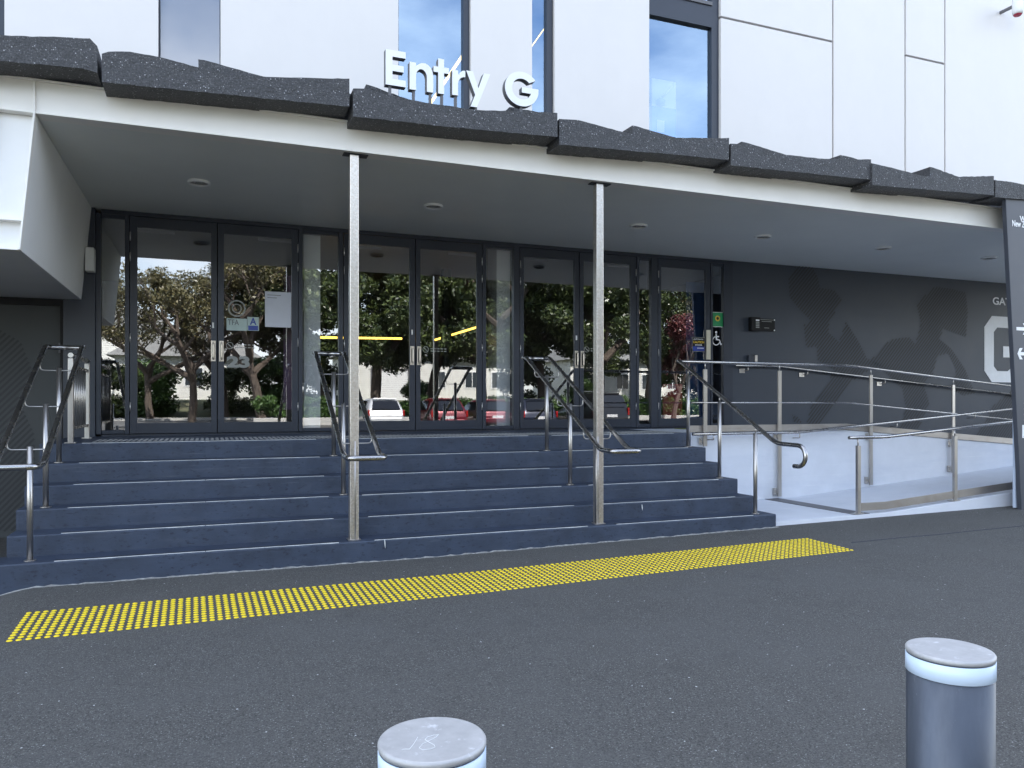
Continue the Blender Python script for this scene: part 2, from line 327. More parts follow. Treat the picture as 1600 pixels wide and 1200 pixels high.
# upper windows
def window(pa, pb, fr_right, label, glassm='uglass', ztop=None, left=.012):
    x0, x1 = wx(pa), wx(pb)
    fo = box('window', 'frame', bld, x0+.003, x0+left, W+.06, W+.125, ZW0, ZT); fo['label'] = label
    if fr_right: box('mullion', 'frame', fo, x1-fr_right, x1-.003, W+.045, W+.14, ZW0, ZT)
    ww = x1-(fr_right or .003)
    zt = ztop or ZT
    MB().quadn([(x0+left, W+.095, ZW0), (ww, W+.095, ZW0), (ww, W+.095, zt), (x0+left, W+.095, zt)]).build('pane', glassm, fo)
    return fo
w1 = window(248, 344, 0, 'grey frosted window strip', 'frost'); box('blind', 'blind', w1, wx(248)+.005, wx(344)-.005, W+.13, W+.14, ZW0, ZT)
w2 = window(623, 735, .075, 'upper window behind the sign letters'); w3 = window(832, 866, .085, 'narrow upper window')
zt4a = at(1068, 36+10, Y=W+.1).z; 
w4 = window(1015, 1126, .12, 'tall upper window with a transom', ztop=at(1015, 26, Y=W+.1).z)
x0, x1 = wx(1015), wx(1126)
zt4 = at(1015, 26, Y=W+.1).z
box('transom', 'frame', w4, x0+.005, x1-.122, W+.04, W+.13, zt4, zt4+.30)
box('transom', 'dgrey', w4, x0+.013, x1-.122, W+.02, W+.12, zt4+.302, zt4+.35)
MB().quadn([(x0+.012, W+.095, zt4+.35), (x1-.12, W+.095, zt4+.35), (x1-.12, W+.095, ZT), (x0+.012, W+.095, ZT)]).build('pane', 'uglass', w4)
w0 = window(-90, 6, .05, 'blue window at the left end')
for k in range(4): MB().box(wx(-90)+.05, wx(6)-.05, W+.07, W+.09, E+2.9+k*.4, E+2.93+k*.4).build('glazing_bar', 'frame', w0)
# upper room: ceiling with a slanting yellow strip
room = thing('upper_room', 'upstairs room behind the upper windows with a slanted ceiling', 'room')
box('floor', 'room_floor', room, -8, 16, W+.31, 17, E+2.42, E+2.52); box('wall', 'dgrey', room, -8, 16, 16.9, 17, E+2.52, E+7)
box('ceiling', 'room_ceil', room, -8, 16, W+.31, 17, E+6.0, E+6.1)
def strip(px0, py0, px1, py1, Ya, Yb_, wd, name, label, group=None):
    a = at(px0, py0, Y=Ya); b = at(px1, py1, Y=Yb_); o = MB().tube([a, b], wd, 8).build(name, 'led', None, smooth=True); return tag(o, label, 'light strip', group)
strip(640, 210, 742, 58, 11.5, 10.6, .02, 'light_strip', 'slanting yellow light strip behind the Entry letters upstairs')
strip(824, 82, 868, 20, 11.0, 10.6, .008, 'light_strip', 'thin slanting light strip in the narrow upper window')
pp = [at(1019, 122, Y=W+.45), at(1056, 128, Y=W+.45)]; zb = at(1019, 212, Y=W+.45).z
po = thing('display_board', 'pale blue display board standing in the tall upper window', 'display')
zmid = at(1037, 168, Y=W+.45).z
box('board', 'lblue', po, pp[0].x, pp[1].x, W+.45, W+.47, ZW0, zmid); box('upper_board', 'paper', po, pp[0].x, pp[1].x, W+.45, W+.47, zmid+.003, pp[0].z)
q0 = at(1027, 187, Y=W+.44); q1 = at(1038, 207, Y=W+.44); box('label_plate', 'paper', po, q0.x, q1.x, W+.44, W+.448, q1.z, q0.z)
MB().tube([at(1036,150,Y=W+.43), at(1046,141,Y=W+.43), at(1055,129,Y=W+.43)], .012, 8).build('cable', 'letter', po, smooth=True)
MB().lathe(at(1032,160,Y=W+.42), [(.01,-.06),(.06,-.03),(.07,.02),(.02,.06)], 16).build('ornament', 'pgreen', po, smooth=True)

# ---- soffit, beam, bulkhead: the canopy
can = thing('entrance_canopy', 'white steel beam canopy with grey soffit and dark aggregate coping over the entrance steps', 'canopy')
XR = 17.0; XL = -1.318
box('soffit', 'soffit', can, XL-.1, XR, Yb+.02, GL+.3, ZS, ZS+.05)
bm = MB()
H = .285
bm.prism([(0,0)]*0 or [(XL, ZS-.002), (XR, ZS-.002), (XR, ZS+.014), (XL, ZS+.014)], Yb-.05, Yb+.12)
bm.box(XL-.30, XR, Yb-.05, Yb+.12, ZS+H-.016, ZS+H)
bm.box(XL-.30, XR, Yb-.025, Yb+.0, ZS+.014, ZS+H-.016)
bm.box(XL-.30, XL, Yb-.05, Yb+.12, ZS-.002, ZS+.014)
bm.build('fascia_beam', 'beam', can, .004)
for px in (553.5, 936): pass
# roof slab under the coping
box('roof_slab', 'joint', can, -3.2, XR, Yb+.13, W-.01, ZS+.06, ZS+H+.02)
# bulkhead at the left end
bk = MB(); ZB = E+1.245
bk.prism([(XL, ZS-.004), (XL-.108, ZB), (-4.5, ZB), (-4.5, ZS-.004)], Yb+.03, GL-.0)
bulk = bk.build('bulkhead', 'bulk', can, .004)
fr = MB()
fr.prism([(XL, ZS+H-.02), (XL, ZS), (XL-.106, ZB+.0), (XL-.121, ZB+.0), (XL-.016, ZS), (XL-.016, ZS+H-.02)], Yb-.053, Yb+.028)
fr.box(XL-.42, XL-.121, Yb-.05, Yb+.025, ZB-.004, ZB+.012)
fr.box(XL-.40, XL-.095, Yb-.045, Yb+.025, ZB+.235, ZB+.248)
fr.prism([(XL-.285, ZS+H-.02), (XL-.285, ZS), (XL-.385, ZB), (XL-.40, ZB), (XL-.30, ZS), (XL-.30, ZS+H-.02)], Yb-.052, Yb+.028)
fr.build('flange_frame', 'beam', bulk, .003)
# steel support posts
for px, py in ((552.8, 843), (934.5, 818)):
    b = at(px, py, Z=E-1.298); hw = .042
    p = box('support_post', 'galv', can, b.x-hw, b.x+hw, 7.36-hw, 7.36+hw, E-1.298, ZS-.012, bevel=.006)
    box('cap_plate', 'frame', p, b.x-.10, b.x+.13, 7.36-.05, 7.36+.05, ZS-.011, ZS-.003); box('base_plate', 'galv', p, b.x-.06, b.x+.06, 7.36-.055, 7.36+.055, E-1.298+.003, E-1.298+.009)
# downlights in the soffit
for px, py in ((311,284),(677,321),(998,352),(1192,369),(1380,387),(1545,402)):
    c = at(px, py, Z=ZS)
    r = MB(); n = 28
    for k in range(n):
        a0, a1 = 2*math.pi*k/n, 2*math.pi*(k+1)/n
        r.quadn([(c.x+.115*math.cos(a), c.y+.115*math.sin(a), ZS-.008) for a in (a0, a1)] + [(c.x+.095*math.cos(a), c.y+.095*math.sin(a), ZS-.010) for a in (a1, a0)])
        r.quadn([(c.x+.115*math.cos(a), c.y+.115*math.sin(a), ZS+.0) for a in (a0, a1)] + [(c.x+.115*math.cos(a), c.y+.115*math.sin(a), ZS-.008) for a in (a1, a0)])
    d = r.build('downlight', 'letter', can)
    MB().tube([(c.x+.105*math.cos(k*math.pi/16), c.y+.105*math.sin(k*math.pi/16), ZS-.016) for k in range(33)], .011, 8, caps=False).build('rim', 'letter', d, smooth=True)
    MB().lathe((c.x, c.y, ZS), [(.095,-.0085),(.095,-.004),(.07,-.003),(.045,-.0025)], 28).build('reflector', 'steel_dark', d, smooth=True)
    MB().lathe((c.x, c.y, ZS-.012), [(.04,0),(.04,.006)], 20).build('bulb', 'faint', d)

# coping blocks
YF = 6.97
def block(top, bot, y0, y1, drop=.0, ybot=None, name='coping_block'):
    """a wavy block: its front outline on the plane y0, subdivided and roughened"""
    T = [at(px, py, Y=y0) for px, py in top]; xs0, xs1 = T[0].x, T[-1].x
    B = [at(px, py, Y=y0) for px, py in bot]
    def ev(L, x):
        if x <= L[0].x: return L[0].z
        for a, b in zip(L, L[1:]):
            if x <= b.x: return a.z+(b.z-a.z)*(x-a.x)/max(1e-6, b.x-a.x)
        return L[-1].z
    n = max(8, int((xs1-xs0)/.05)); m = 8; v = []; f = []
    rows = []                              # ring of (y, z) at each x: front bottom, front top ..., back
    for i in range(n+1):
        x = xs0+(xs1-xs0)*i/n; zt = ev(T, x); zb_ = ev(B, x); ring = []
        for k in range(5): ring.append((y0, zb_+(zt-zb_)*k/4))
        for k in range(1, m): ring.append((y0+(y1-y0)*k/(m-1), zt-drop*k/(m-1)))
        ring.append((y1, zb_)); ring.append((y0+(y1-y0)*.5, zb_-.0))
        for (y, z) in ring:
            j = RNG.normal(0, .0016, 3); v.append((x+(j[0] if 0 < i < n else 0), y+j[1], z+j[2]))
    R = len(ring)
    for i in range(n):
        for k in range(R): a = i*R+k; b = i*R+(k+1) % R; f.append((a, a+R, b+R, b))
    f.append(tuple(range(R-1, -1, -1))); f.append(tuple(n*R+k for k in range(R)))
    me = bpy.data.meshes.new(name); me.from_pydata(v, [], f); me.materials.append(M['coping'])
    return link(name, me, can)
YK = 7.34
block([(-160,50),(-60,52),(0,56),(66,57),(142,60),(152,72)], [(-160,84),(0,95),(131,107),(152,114)], YF, YK)
block([(159,84),(163,81),(199,80),(250,89),(308,105),(350,117),(450,121),(546,123)], [(159,128),(547,167)], YF, YK)
block([(552,138),(566,138),(610,149),(668,161),(745,172),(871,176)], [(552,182),(700,198),(871,214)], YF-.02, YK)
block([(874,186),(902,187),(940,197),(976,207),(1014,215),(1139,216)], [(874,226),(1060,242),(1140,250)], YF, YK)
block([(1142,224),(1159,226),(1190,233),(1222,241),(1285,248),(1361,249)], [(1142,258),(1361,281)], YF, YK)
block([(1363,255),(1390,261),(1420,269),(1442,275),(1495,276),(1553,275)], [(1363,289),(1553,305)], YF-.02, YK)
block([(1555,281),(1572,283),(1610,291),(1650,300),(1760,302)], [(1555,308),(1760,325)], YF, YK)
# rear row, a wave behind the first
for a, b, pk, lo in ((-200, 45, 40, 58), (310, 420, 92, 122), (572, 640, 132, 156), (796, 866, 167, 180), (988, 1060, 196, 216), (1159, 1232, 221, 243), (1313, 1366, 242, 256), (1453, 1500, 261, 277), (1572, 1640, 283, 297)):
    y = 7.52; block([(a, pk), (a+2, pk), (b, lo)], [(a, lo+26), (b, lo+34)], y, W-.12)
for a, b, z in ((45,310,100),(420,572,140),(640,796,182),(866,988,203),(1060,1159,240),(1232,1313,262),(1366,1453,276),(1500,1572,290)):
    block([(a, z+(-4)), (b, z+8)], [(a, z+26), (b, z+36)], 7.54, W-.12)
# light-coloured letters on stand-offs
sg = thing('entrance_sign', 'white three dimensional letters reading Entry G standing on the dark coping', 'sign')
YLT = 7.22
def arc2(cx, cy, rx, ry, a0, a1, n=14): return [(cx+rx*math.cos(math.radians(a0+(a1-a0)*k/n)), cy+ry*math.sin(math.radians(a0+(a1-a0)*k/n))) for k in range(n+1)]
GLYPH = {'E': [(0,0),(1,0),(1,.185),(.34,.185),(.34,.41),(.90,.41),(.90,.59),(.34,.59),(.34,.815),(1,.815),(1,1),(0,1)],
 'n': [(0,0),(.27,0),(.27,.50)]+arc2(.50,.50,.23,.27,180,0,12)+[(.73,0),(1,0),(1,.56)]+arc2(.60,.56,.40,.44,0,125,12)+[(.27,.86),(.27,.97),(0,.97)],
 't': [(.30,.0),(.68,0),(.68,.60),(1,.60),(1,.765),(.68,.765),(.68,1),(.30,1),(.30,.765),(0,.765),(0,.60),(.30,.60)],
 'r': [(0,0),(.45,0),(.45,.50)]+arc2(.95,.45,.50,.30,170,95,6)+[(1,.75),(1,1)]+arc2(.95,.62,.50,.38,88,150,6)+[(.45,.86),(.45,.97),(0,.97)],
 'y': [(.18,0),(.44,0),(1,1),(.73,1),(.505,.55),(.28,1),(0,1),(.37,.345)],
 'G': arc2(.5,.5,.5,.5,38,360,34)+[(1,.60),(.50,.60),(.50,.42),(.775,.42)]+arc2(.5,.5,.295,.30,345,44,30)}
GLYPH['G'] = arc2(.5,.5,.5,.5,36,352,36)+[(1,.56),(.50,.56),(.50,.40),(.765,.40)]+arc2(.5,.5,.29,.30,336,42,30)
for ch, px0, px1, yt, yb, so in (('E',602.5,634,79,134,(609,)),('n',640,677,98,142,(646,672)),('t',677.5,701.5,92,146.5,(690,)),('r',706.6,727,109,149.5,(711.5,)),('y',728.5,766,113,168,(743,)),('G',789,841.5,112,166,(814,))):
    pm = (px0+px1)/2; a = at(px0, 100, Y=YLT); b = at(px1, 100, Y=YLT); zt_ = at(pm, yt, Y=YLT).z; zb_ = at(pm, yb, Y=YLT).z
    L = MB().prism([(a.x+(b.x-a.x)*u, zb_+(zt_-zb_)*v_) for u, v_ in GLYPH[ch]], YLT, YLT+.075).build('letter', 'letter', sg)
    L.data.materials.append(M['dgrey'])
    for p in L.data.polygons: p.material_index = 0 if abs(p.normal.y) > .9 else 1
    for s in so:
        q = at(s, 150, Y=YLT+.03); zbase = E+2.72; MB().box(q.x-.013, q.x+.013, YLT+.02, YLT+.04, zbase, zb_+(.004 if ch != 'y' else .05)).build('stand_off', 'dgrey', L)
box('mounting_rail', 'dgrey', sg, at(650,150,Y=YLT).x, at(750,150,Y=YLT).x, YLT+.015, YLT+.055, E+2.70, E+2.715)

# ---- door wall
zb0 = E-.376; zt0 = E+2.31
def gx(px, y=GL): return at(px, 500, Y=y).x
dw = MB()
dw.box(gx(158), gx(1144), GL-.02, GL+.10, E+2.312, ZS-.003)         # head
dw.box(gx(158), gx(1144), GL+.01, GL+.09, zb0-.04, zb0-.004)        # sill
for a, b in ((150,158.6),(195.4,202.6),(466.3,473),(528.8,536),(753.3,759),(801.5,811),(993.3,997.6),(1016.5,1026.5),(1109,1112.5),(1129.5,1144)):
    dw.box(gx(a), gx(b)-.003, GL-.03, GL+.10, zb0-.003, E+2.311)
for a, b in ((158.6,195.4),(473,528.8),(759,801.5),(997.6,1016.5),(1112.5,1129.5)):
    dw.box(gx(a), gx(b)-.004, GL-.015, GL+.06, zb0, E-.33); dw.box(gx(a), gx(b)-.004, GL-.015, GL+.06, E+2.262, E+2.311)
dw.build('door_frame', 'frame', bld, .004)
for a, b in ((158.6,195.4),(473,528.8),(759,801.5),(997.6,1016.5),(1112.5,1129.5)):
    MB().quadn([(gx(a), GL+.01, E-.33), (gx(b), GL+.01, E-.33), (gx(b), GL+.01, E+2.262), (gx(a), GL+.01, E+2.262)]).build('side_light', 'glass', bld)
doors = []
for a, b, ga, gb, side in ((202.8,339.3,214.7,329.7,'R'),(339.9,466,350,455.8,'L'),(536.5,648.4,548,639.6,'R'),(649.2,753,656.4,744.5,'L'),(811.5,903.8,817.7,896.7,'R'),(904.5,993,911,984.5,'L'),(1027,1108.6,1032,1101.5,'A')):
    x0, x1, x2, x3 = gx(a)+.003, gx(ga), gx(gb), gx(b)-.003; zg0, zg1 = E-.245, E+2.178; ya, yb = GL-.022, GL+.022
    m = MB(); m.box(x0, x2 if False else x1, ya, yb, zb0, E+2.306); m.box(x2, x3, ya, yb, zb0, E+2.306)
    m.box(x1, x2, ya+.0015, yb-.0015, zb0, zg0); m.box(x1, x2, ya+.0015, yb-.0015, zg1, E+2.306)
    d = m.build('door', 'frame', bld, .002)
    MB().quadn([(x1-.002, GL, zg0-.002), (x2+.002, GL, zg0-.002), (x2+.002, GL, zg1+.002), (x1-.002, GL, zg1+.002)]).build('pane', 'glass', d)
    hx = x3-.004 if side == 'L' else x0+.004
    for hz in (E-.10, E+.75, E+1.75, E+2.0): MB().tube([(hx, ya-.008, hz), (hx, ya-.008, hz+.11)], .007, 8).build('hinge', 'stud', d, smooth=True)
    if side in 'LR':
        hc = (x3-.043) if side == 'R' else (x0+.043); z0, z1 = at(345, 552, Y=GL).z, 0
        z0 = E+.535+.0; z1 = E+.80
        h = MB(); h.box(hc-.028, hc+.028, ya-.008, ya-.002, z0, z1).build('handle_plate', 'handle', d, .003)
        g = MB().tube(round_path([(hc, ya-.008, z0+.03), (hc, ya-.05, z0+.035), (hc, ya-.05, z1-.035), (hc, ya-.008, z1-.03)], .02), .011, 10).build('handle', 'handle', d, smooth=True)
        box('recess', 'black', d, hc-.012, hc+.012, ya-.0095, ya-.0085, z0+.03, z1-.03)
        if side == 'R': box('lock', 'letter', d, hc-.012, hc+.008, ya-.012, ya-.002, E+.96, E+1.03)
        box('door_closer', 'dgrey', d, (x1 if side == 'R' else x2-.42), (x1+.42 if side == 'R' else x2), GL+.03, GL+.06, zg1-.05, zg1-.015)
    else:
        box('handle', 'cream', d, gx(1101.5)-.0, gx(1107.5), ya-.03, ya-.006, at(1104,562,Y=GL).z, at(1104,516,Y=GL).z, bevel=.004)
    doors.append(d)
# entry jamb at the left and the dark side door wall
box('jamb_wall', 'frame', bld, gx(100), gx(150)-.002, GL-.06, GL+.3, -.2, ZS-.004, bevel=.004)
sdw = MB().box(-7, gx(96), GL, GL+.2, -.2, E+1.24).build('side_door', 'side', bld, .003)
sdw['label'] = 'dark grey side door with diagonal striped print'
m = MB(); m.box(gx(95), gx(100)-.003, GL-.04, GL+.1, -.2, E+1.24); m.box(-7, gx(95), GL-.04, GL+.1, E+1.16, E+1.24); m.build('jamb', 'black', sdw)
for hz in (.3, 1.1, 2.1): MB().tube([(gx(95)-.006, GL-.05, hz), (gx(95)-.006, GL-.05, hz+.12)], .009, 8).build('hinge', 'dgrey', sdw)
box('upper_side_wall', 'wall', bld, -9, gx(100)-.01, GL+.3, GL+.5, E+1.2, ZS)
# mural wall
mw = box('mural_wall', 'wall', bld, gx(1144)+.002, 20, GL-.02, GL+.2, -.2, ZS-.003)
YM = GL-.022
def inside(poly, x, z):
    c = False; j = len(poly)-1
    for i in range(len(poly)):
        xi, zi = poly[i]; xj_, zj = poly[j]
        if (zi > z) != (zj > z) and x < (xj_-xi)*(z-zi)/(zj-zi)+xi: c = not c
        j = i
    return c
def stripes(polys, slope, pitch, wd, y, m, parent):
    """printed diagonal lines clipped to an outline"""
    o = MB(); th = math.atan(slope); dx, dz = math.cos(th), math.sin(th); nxn, nzn = -dz, dx
    for poly in polys:
        pr = [p[0]*nxn+p[1]*nzn for p in poly]; k = math.floor(min(pr)/pitch)
        while k*pitch < max(pr):
            c = k*pitch; ts = []
            for (ax, az), (bx, bz) in zip(poly, poly[1:]+poly[:1]):
                da = ax*nxn+az*nzn-c; db = bx*nxn+bz*nzn-c
                if da*db < 0:
                    t = da/(da-db); X = ax+(bx-ax)*t; Z = az+(bz-az)*t; ts.append(X*dx+Z*dz)
            ts.sort()
            for t0, t1 in zip(ts[::2], ts[1::2]):
                P = []
                for t, s in ((t0,-1),(t1,-1),(t1,1),(t0,1)):
                    P.append((t*dx+nxn*(c+s*wd/2), y, t*dz+nzn*(c+s*wd/2)))
                o.quadn(P)
            k += 1
    ob = o.build('print_stripes', m, parent); ob['kind'] = 'stuff'; return ob
def zp(L): return [(lambda p: (p.x, p.z))(at(1120+x/2.727, 380+y/2.727, Y=YM)) for x, y in L]
f1 = zp([(335,100),(370,92),(405,98),(432,150),(438,190),(500,200),(535,245),(505,290),(480,330),(475,380),(520,420),(550,335),(600,410),(640,490),(700,520),(600,565),(520,655),(440,772),(380,774),(400,700),(470,600),(500,540),(430,500),(425,440),(380,445),(370,350),(400,330),(350,280),(310,230),(305,150)])
f2 = zp([(900,210),(930,185),(1000,195),(1060,210),(1070,290),(1062,400),(1020,385),(965,365),(950,410),(1000,450),(1060,540),(1100,640),(1050,650),(1000,620),(1020,540),(985,470),(940,480),(920,560),(880,600),(905,680),(860,790),(780,790),(805,700),(790,620),(700,535),(655,500),(740,410),(820,400),(845,430),(870,340),(850,260)])
f3 = zp([(1100,825),(1180,690),(1258,625),(1300,600),(1300,850)])
f4 = zp([(320,730),(345,740),(365,765),(330,765)])
stripes([f1, f2, f3, f4], 1.05, .052, .026, YM-.002, 'stripe', mw)
p0 = at(1551, 476, Y=YM); p1 = at(1551, 464, Y=YM); xe = at(1586, 470, Y=YM).x
text('letters', 'GATE', 'graphic', mw, p0.x, xe, p0.z-.0, p1.z+.0, YM-.002, .002, .02)
# block letter G
a = at(1538, 545, Y=YM); gxl = a.x; zt_ = at(1545, 493.5, Y=YM).z; zb_ = at(1545, 597, Y=YM).z
hgt = zt_-zb_; cw = .20; gw = hgt*.78; c = .17; th = .235
def GP(u, v_): return (gxl+u*gw, zb_+v_*hgt)
ol = [(c*1.2,0),(1-c*1.2,0),(1,c),(1,.55),(.52,.55),(.52,.38),(1-th*1.1,.38),(1-th*1.1,.22),(1-th*1.5,.17),(th*1.5,.17),(th*1.1,.24),(th*1.1,.76),(th*1.5,.83),(1-th*1.5,.83),(1-th*1.1,.77),(1-th*1.1,.68),(1,.68),(1,1-c),(1-c*1.2,1),(c*1.2,1),(0,1-c),(0,c)]
MB().prism([GP(*p) for p in ol], YM-.003, YM-.001).build('block_letter', 'graphic', mw)
# striped print on the left side door
L8 = lambda L: [(lambda p: (p.x, p.z))(at(x/2.143, 380+y/2.143, Y=GL-.002)) for x, y in L]
stripes([L8([(-80,300),(0,290),(70,330),(110,430),(60,520),(115,640),(115,800),(60,960),(-80,975)])], 1.1, .05, .024, GL-.003, 'stripe', sdw)

# ================================================================ THINGS ON THE WALL
it = thing('intercom', 'black wall intercom with a small keypad and an engraved plate on the navy wall', 'intercom')
a = at(1169, 496, Y=YM); b = at(1209, 519, Y=YM)
xm = at(1183, 500, Y=YM).x
box('handset_box', 'black', it, a.x, xm, YM-.09, YM-.004, b.z, a.z, bevel=.008)
box('plate', 'black', it, xm+.004, b.x, YM-.03, YM-.004, b.z+.01, a.z-.01, bevel=.003)
for u in (.04, .96):
    for v_ in (.08, .92):
        x = xm+(b.x-xm)*u; z = b.z+.01+(a.z-b.z-.02)*v_; MB().tube([(x, YM-.036, z), (x, YM-.031, z)], .012, 10).build('screw', 'letter', it)
for k in range(4): MB().box(xm-.10, xm-.03, YM-.094, YM-.091, b.z+.05+k*.028, b.z+.068+k*.028).build('key', 'faint', it)
box('display', 'letter', it, xm-.10, xm-.03, YM-.094, YM-.091, b.z+.165, b.z+.19)
for k, (u0, u1) in enumerate(((.1,.9),(.2,.8),(.35,.65))): box('engraved_line', 'faint', it, xm+(b.x-xm)*u0, xm+(b.x-xm)*u1, YM-.032, YM-.0305, b.z+(.2,.17,.06)[k]*.98, b.z+(.2,.17,.06)[k]*.98+.008)
sw = thing('wall_switch', 'small steel and black push button box above the ramp handrail', 'switch')
a = at(1167, 555, Y=YM); b = at(1180, 566, Y=YM); xm = at(1176, 500, Y=YM).x
box('button_box', 'frame', sw, a.x, xm, YM-.05, YM-.004, b.z, a.z, bevel=.003); box('button_plate', 'steel', sw, xm+.002, b.x, YM-.06, YM-.004, b.z, a.z, bevel=.003)
wl = thing('wall_light', 'white box shaped wall light at the corner of the white bulkhead', 'light')
a = at(133, 386, Y=GL-.2); b = at(147, 424, Y=GL-.2); box('housing', 'plaster', wl, a.x, b.x, GL-.22, GL-.062, b.z, a.z, bevel=.01)
box('mounting_back', 'dgrey', wl, a.x+.02, b.x-.02, GL-.0615, GL-.0601, b.z+.02, a.z-.02)
scm = thing('flood_light', 'pale lamp housing fixed high on the white wall at the right edge', 'light')
a = at(1590, 20, Y=W-.3); MB().lathe((a.x, a.y, a.z-.03), [(.05,0),(.075,.01),(.08,.05),(.08,.28)], 24).build('housing', 'plaster', scm, smooth=True)
MB().lathe((a.x, a.y, a.z-.05), [(.05,0),(.065,.019)], 24).build('lens', 'red', scm); box('bracket', 'dgrey', scm, a.x-.02, a.x+.02, a.y+.08, W-.001, a.z+.12, a.z+.16)

# stickers on the glass
def decal(name, label, cat, px0, py0, px1, py1, m, y=GL-.004, group=None):
    a = at(px0, py0, Y=y); b = at(px1, py1, Y=y); t = thing(name, label, cat, group)
    box('sheet', m, t, a.x, b.x, y-.0015, y, b.z, a.z); return t, a, b
t, a, b = decal('notice', 'white paper notice taped inside the second door pane', 'notice', 414, 455, 455, 512, 'paper')
for k in range(2): box('printed_line', 'dgrey', t, a.x+.03, a.x+.2-.05*k, GL-.0062, GL-.0056, a.z-.05-.035*k, a.z-.043-.035*k)
t, a, b = decal('rectangular_sticker', 'pale green rectangular sticker with dark letters on the second door', 'sticker', 354, 497, 386, 517, 'pgreen')
text('letters', 'TFA', 'dgrey', t, a.x+.015, a.x+.15, b.z+.07, a.z-.015, GL-.0056, .001, .01)
t, a, b = decal('rectangular_sticker', 'white and blue sticker with a letter A beside the pale green sticker', 'sticker', 386.5, 495, 404.5, 517, 'pgreen')
text('letter', 'A', 'blue', t, a.x+.03, b.x-.03, b.z+.075, a.z-.01, GL-.0056, .001, .03); box('blue_band', 'blue', t, a.x+.01, b.x-.01, GL-.0062, GL-.0056, b.z+.005, b.z+.065)
def ring_(cx, cz, r, w_, y, m, parent, name='ring', a0=0, a1=2*math.pi, n=28):
    o = MB()
    for k in range(n):
        p, q = a0+(a1-a0)*k/n, a0+(a1-a0)*(k+1)/n
        o.quadn([(cx+r*math.cos(p), y, cz+r*math.sin(p)), (cx+r*math.cos(q), y, cz+r*math.sin(q)), (cx+(r-w_)*math.cos(q), y, cz+(r-w_)*math.sin(q)), (cx+(r-w_)*math.cos(p), y, cz+(r-w_)*math.sin(p))])
    return o.build(name, m, parent)
for px, label in ((359, 'no smoking symbol with small white lines on the second door'), (665, 'no smoking symbol with small white lines on the fourth door'), (916.5, 'no smoking symbol on the sixth door beside the right steel post')):
    t = thing('no_smoking_sticker', label, 'sticker', 'no smoking stickers on the door glass'); c_ = at(px, 540 if px < 400 else 546, Y=GL)
    ring_(c_.x, c_.z, .045, .008, GL-.004, 'faint', t); MB().prism([(c_.x-.03, c_.z+.022), (c_.x-.024, c_.z+.03), (c_.x+.03, c_.z-.022), (c_.x+.024, c_.z-.03)], GL-.005, GL-.0035).build('slash', 'faint', t)
    for k in range(2):
        for j in range(5): box('printed_line', 'faint', t, c_.x+.07+j*.05, c_.x+.07+j*.05+.035, GL-.005, GL-.0035, c_.z+.008-k*.035, c_.z+.02-k*.035)
t = thing('round_sticker', 'faint round emblem above the pale green sticker', 'sticker'); c_ = at(370, 482, Y=GL)
ring_(c_.x, c_.z, .11, .02, GL-.004, 'faint', t); ring_(c_.x, c_.z, .06, .012, GL-.004, 'faint', t)
t = thing('number_print', 'faint number 23 printed on the second door glass', 'print'); a = at(354, 556, Y=GL); b = at(390, 575, Y=GL)
text('digits', '23', 'faint', t, a.x, b.x, b.z, a.z, GL-.004, .001, .05)
t, a, b = decal('caution_sticker', 'black and blue caution sticker on the single right door', 'sticker', 1082, 527, 1101, 549, 'black')
box('border', 'faint', t, a.x-.006, b.x+.006, GL-.0035, GL-.001, b.z-.006, a.z+.006)
hh = a.z-b.z
text('letters', 'AUTOMATIC', 'letter', t, a.x+.02, b.x-.02, a.z-.18*hh, a.z-.08*hh, GL-.0058, .001, 0); text('letters', 'CAUTION', 'sun_y', t, a.x+.01, b.x-.01, a.z-.42*hh, a.z-.26*hh, GL-.0058, .001, .02)
text('letters', 'DOOR', 'letter', t, a.x+.05, b.x-.05, a.z-.6*hh, a.z-.5*hh, GL-.0058, .001, .02); box('blue_band', 'blue', t, a.x+.005, b.x-.005, GL-.0062, GL-.0057, b.z+.005, b.z+.34*hh)
box('printed_line', 'letter', t, a.x+.09, b.x-.02, GL-.0072, GL-.0064, b.z+.2*hh, b.z+.25*hh)
yS = GL+.004
t, a, b = decal('sunflower_sticker', 'green square sticker with a yellow sunflower beside the single door', 'sticker', 1112.8, 488, 1129.3, 510.5, 'sgreen', yS)
cx, cz = (a.x+b.x)/2, a.z-(a.z-b.z)*.42
MB().prism([(cx+.052*(1 if k % 2 else .8)*math.cos(k*math.pi/12), cz+.052*(1 if k % 2 else .8)*math.sin(k*math.pi/12)) for k in range(24)], yS-.004, yS-.002).build('petals', 'sun_y', t)
MB().prism([(cx+.026*math.cos(k*math.pi/8), cz+.026*math.sin(k*math.pi/8)) for k in range(16)], yS-.006, yS-.0045).build('flower_centre', 'brown', t)
box('white_edge', 'letter', t, a.x-.004, b.x+.004, yS+.0005, yS+.002, b.z-.008, a.z+.008)
t = thing('wheelchair_symbol', 'white wheelchair symbol on the narrow pane under the sunflower sticker', 'sign'); a = at(1113, 517, Y=yS); b = at(1127.5, 540, Y=yS); ww = b.x-a.x; hh = a.z-b.z
def wp(u, v_): return (a.x+u*ww, b.z+v_*hh)
ring_(*wp(.40,.32), .32*hh, .055*hh, yS-.004, 'letter', t, 'wheel', math.radians(100), math.radians(340), 20)
MB().prism([wp(.40+.1*math.cos(k*math.pi/6), .92+.08*math.sin(k*math.pi/6)) for k in range(12)], yS-.004, yS-.002).build('head', 'letter', t)
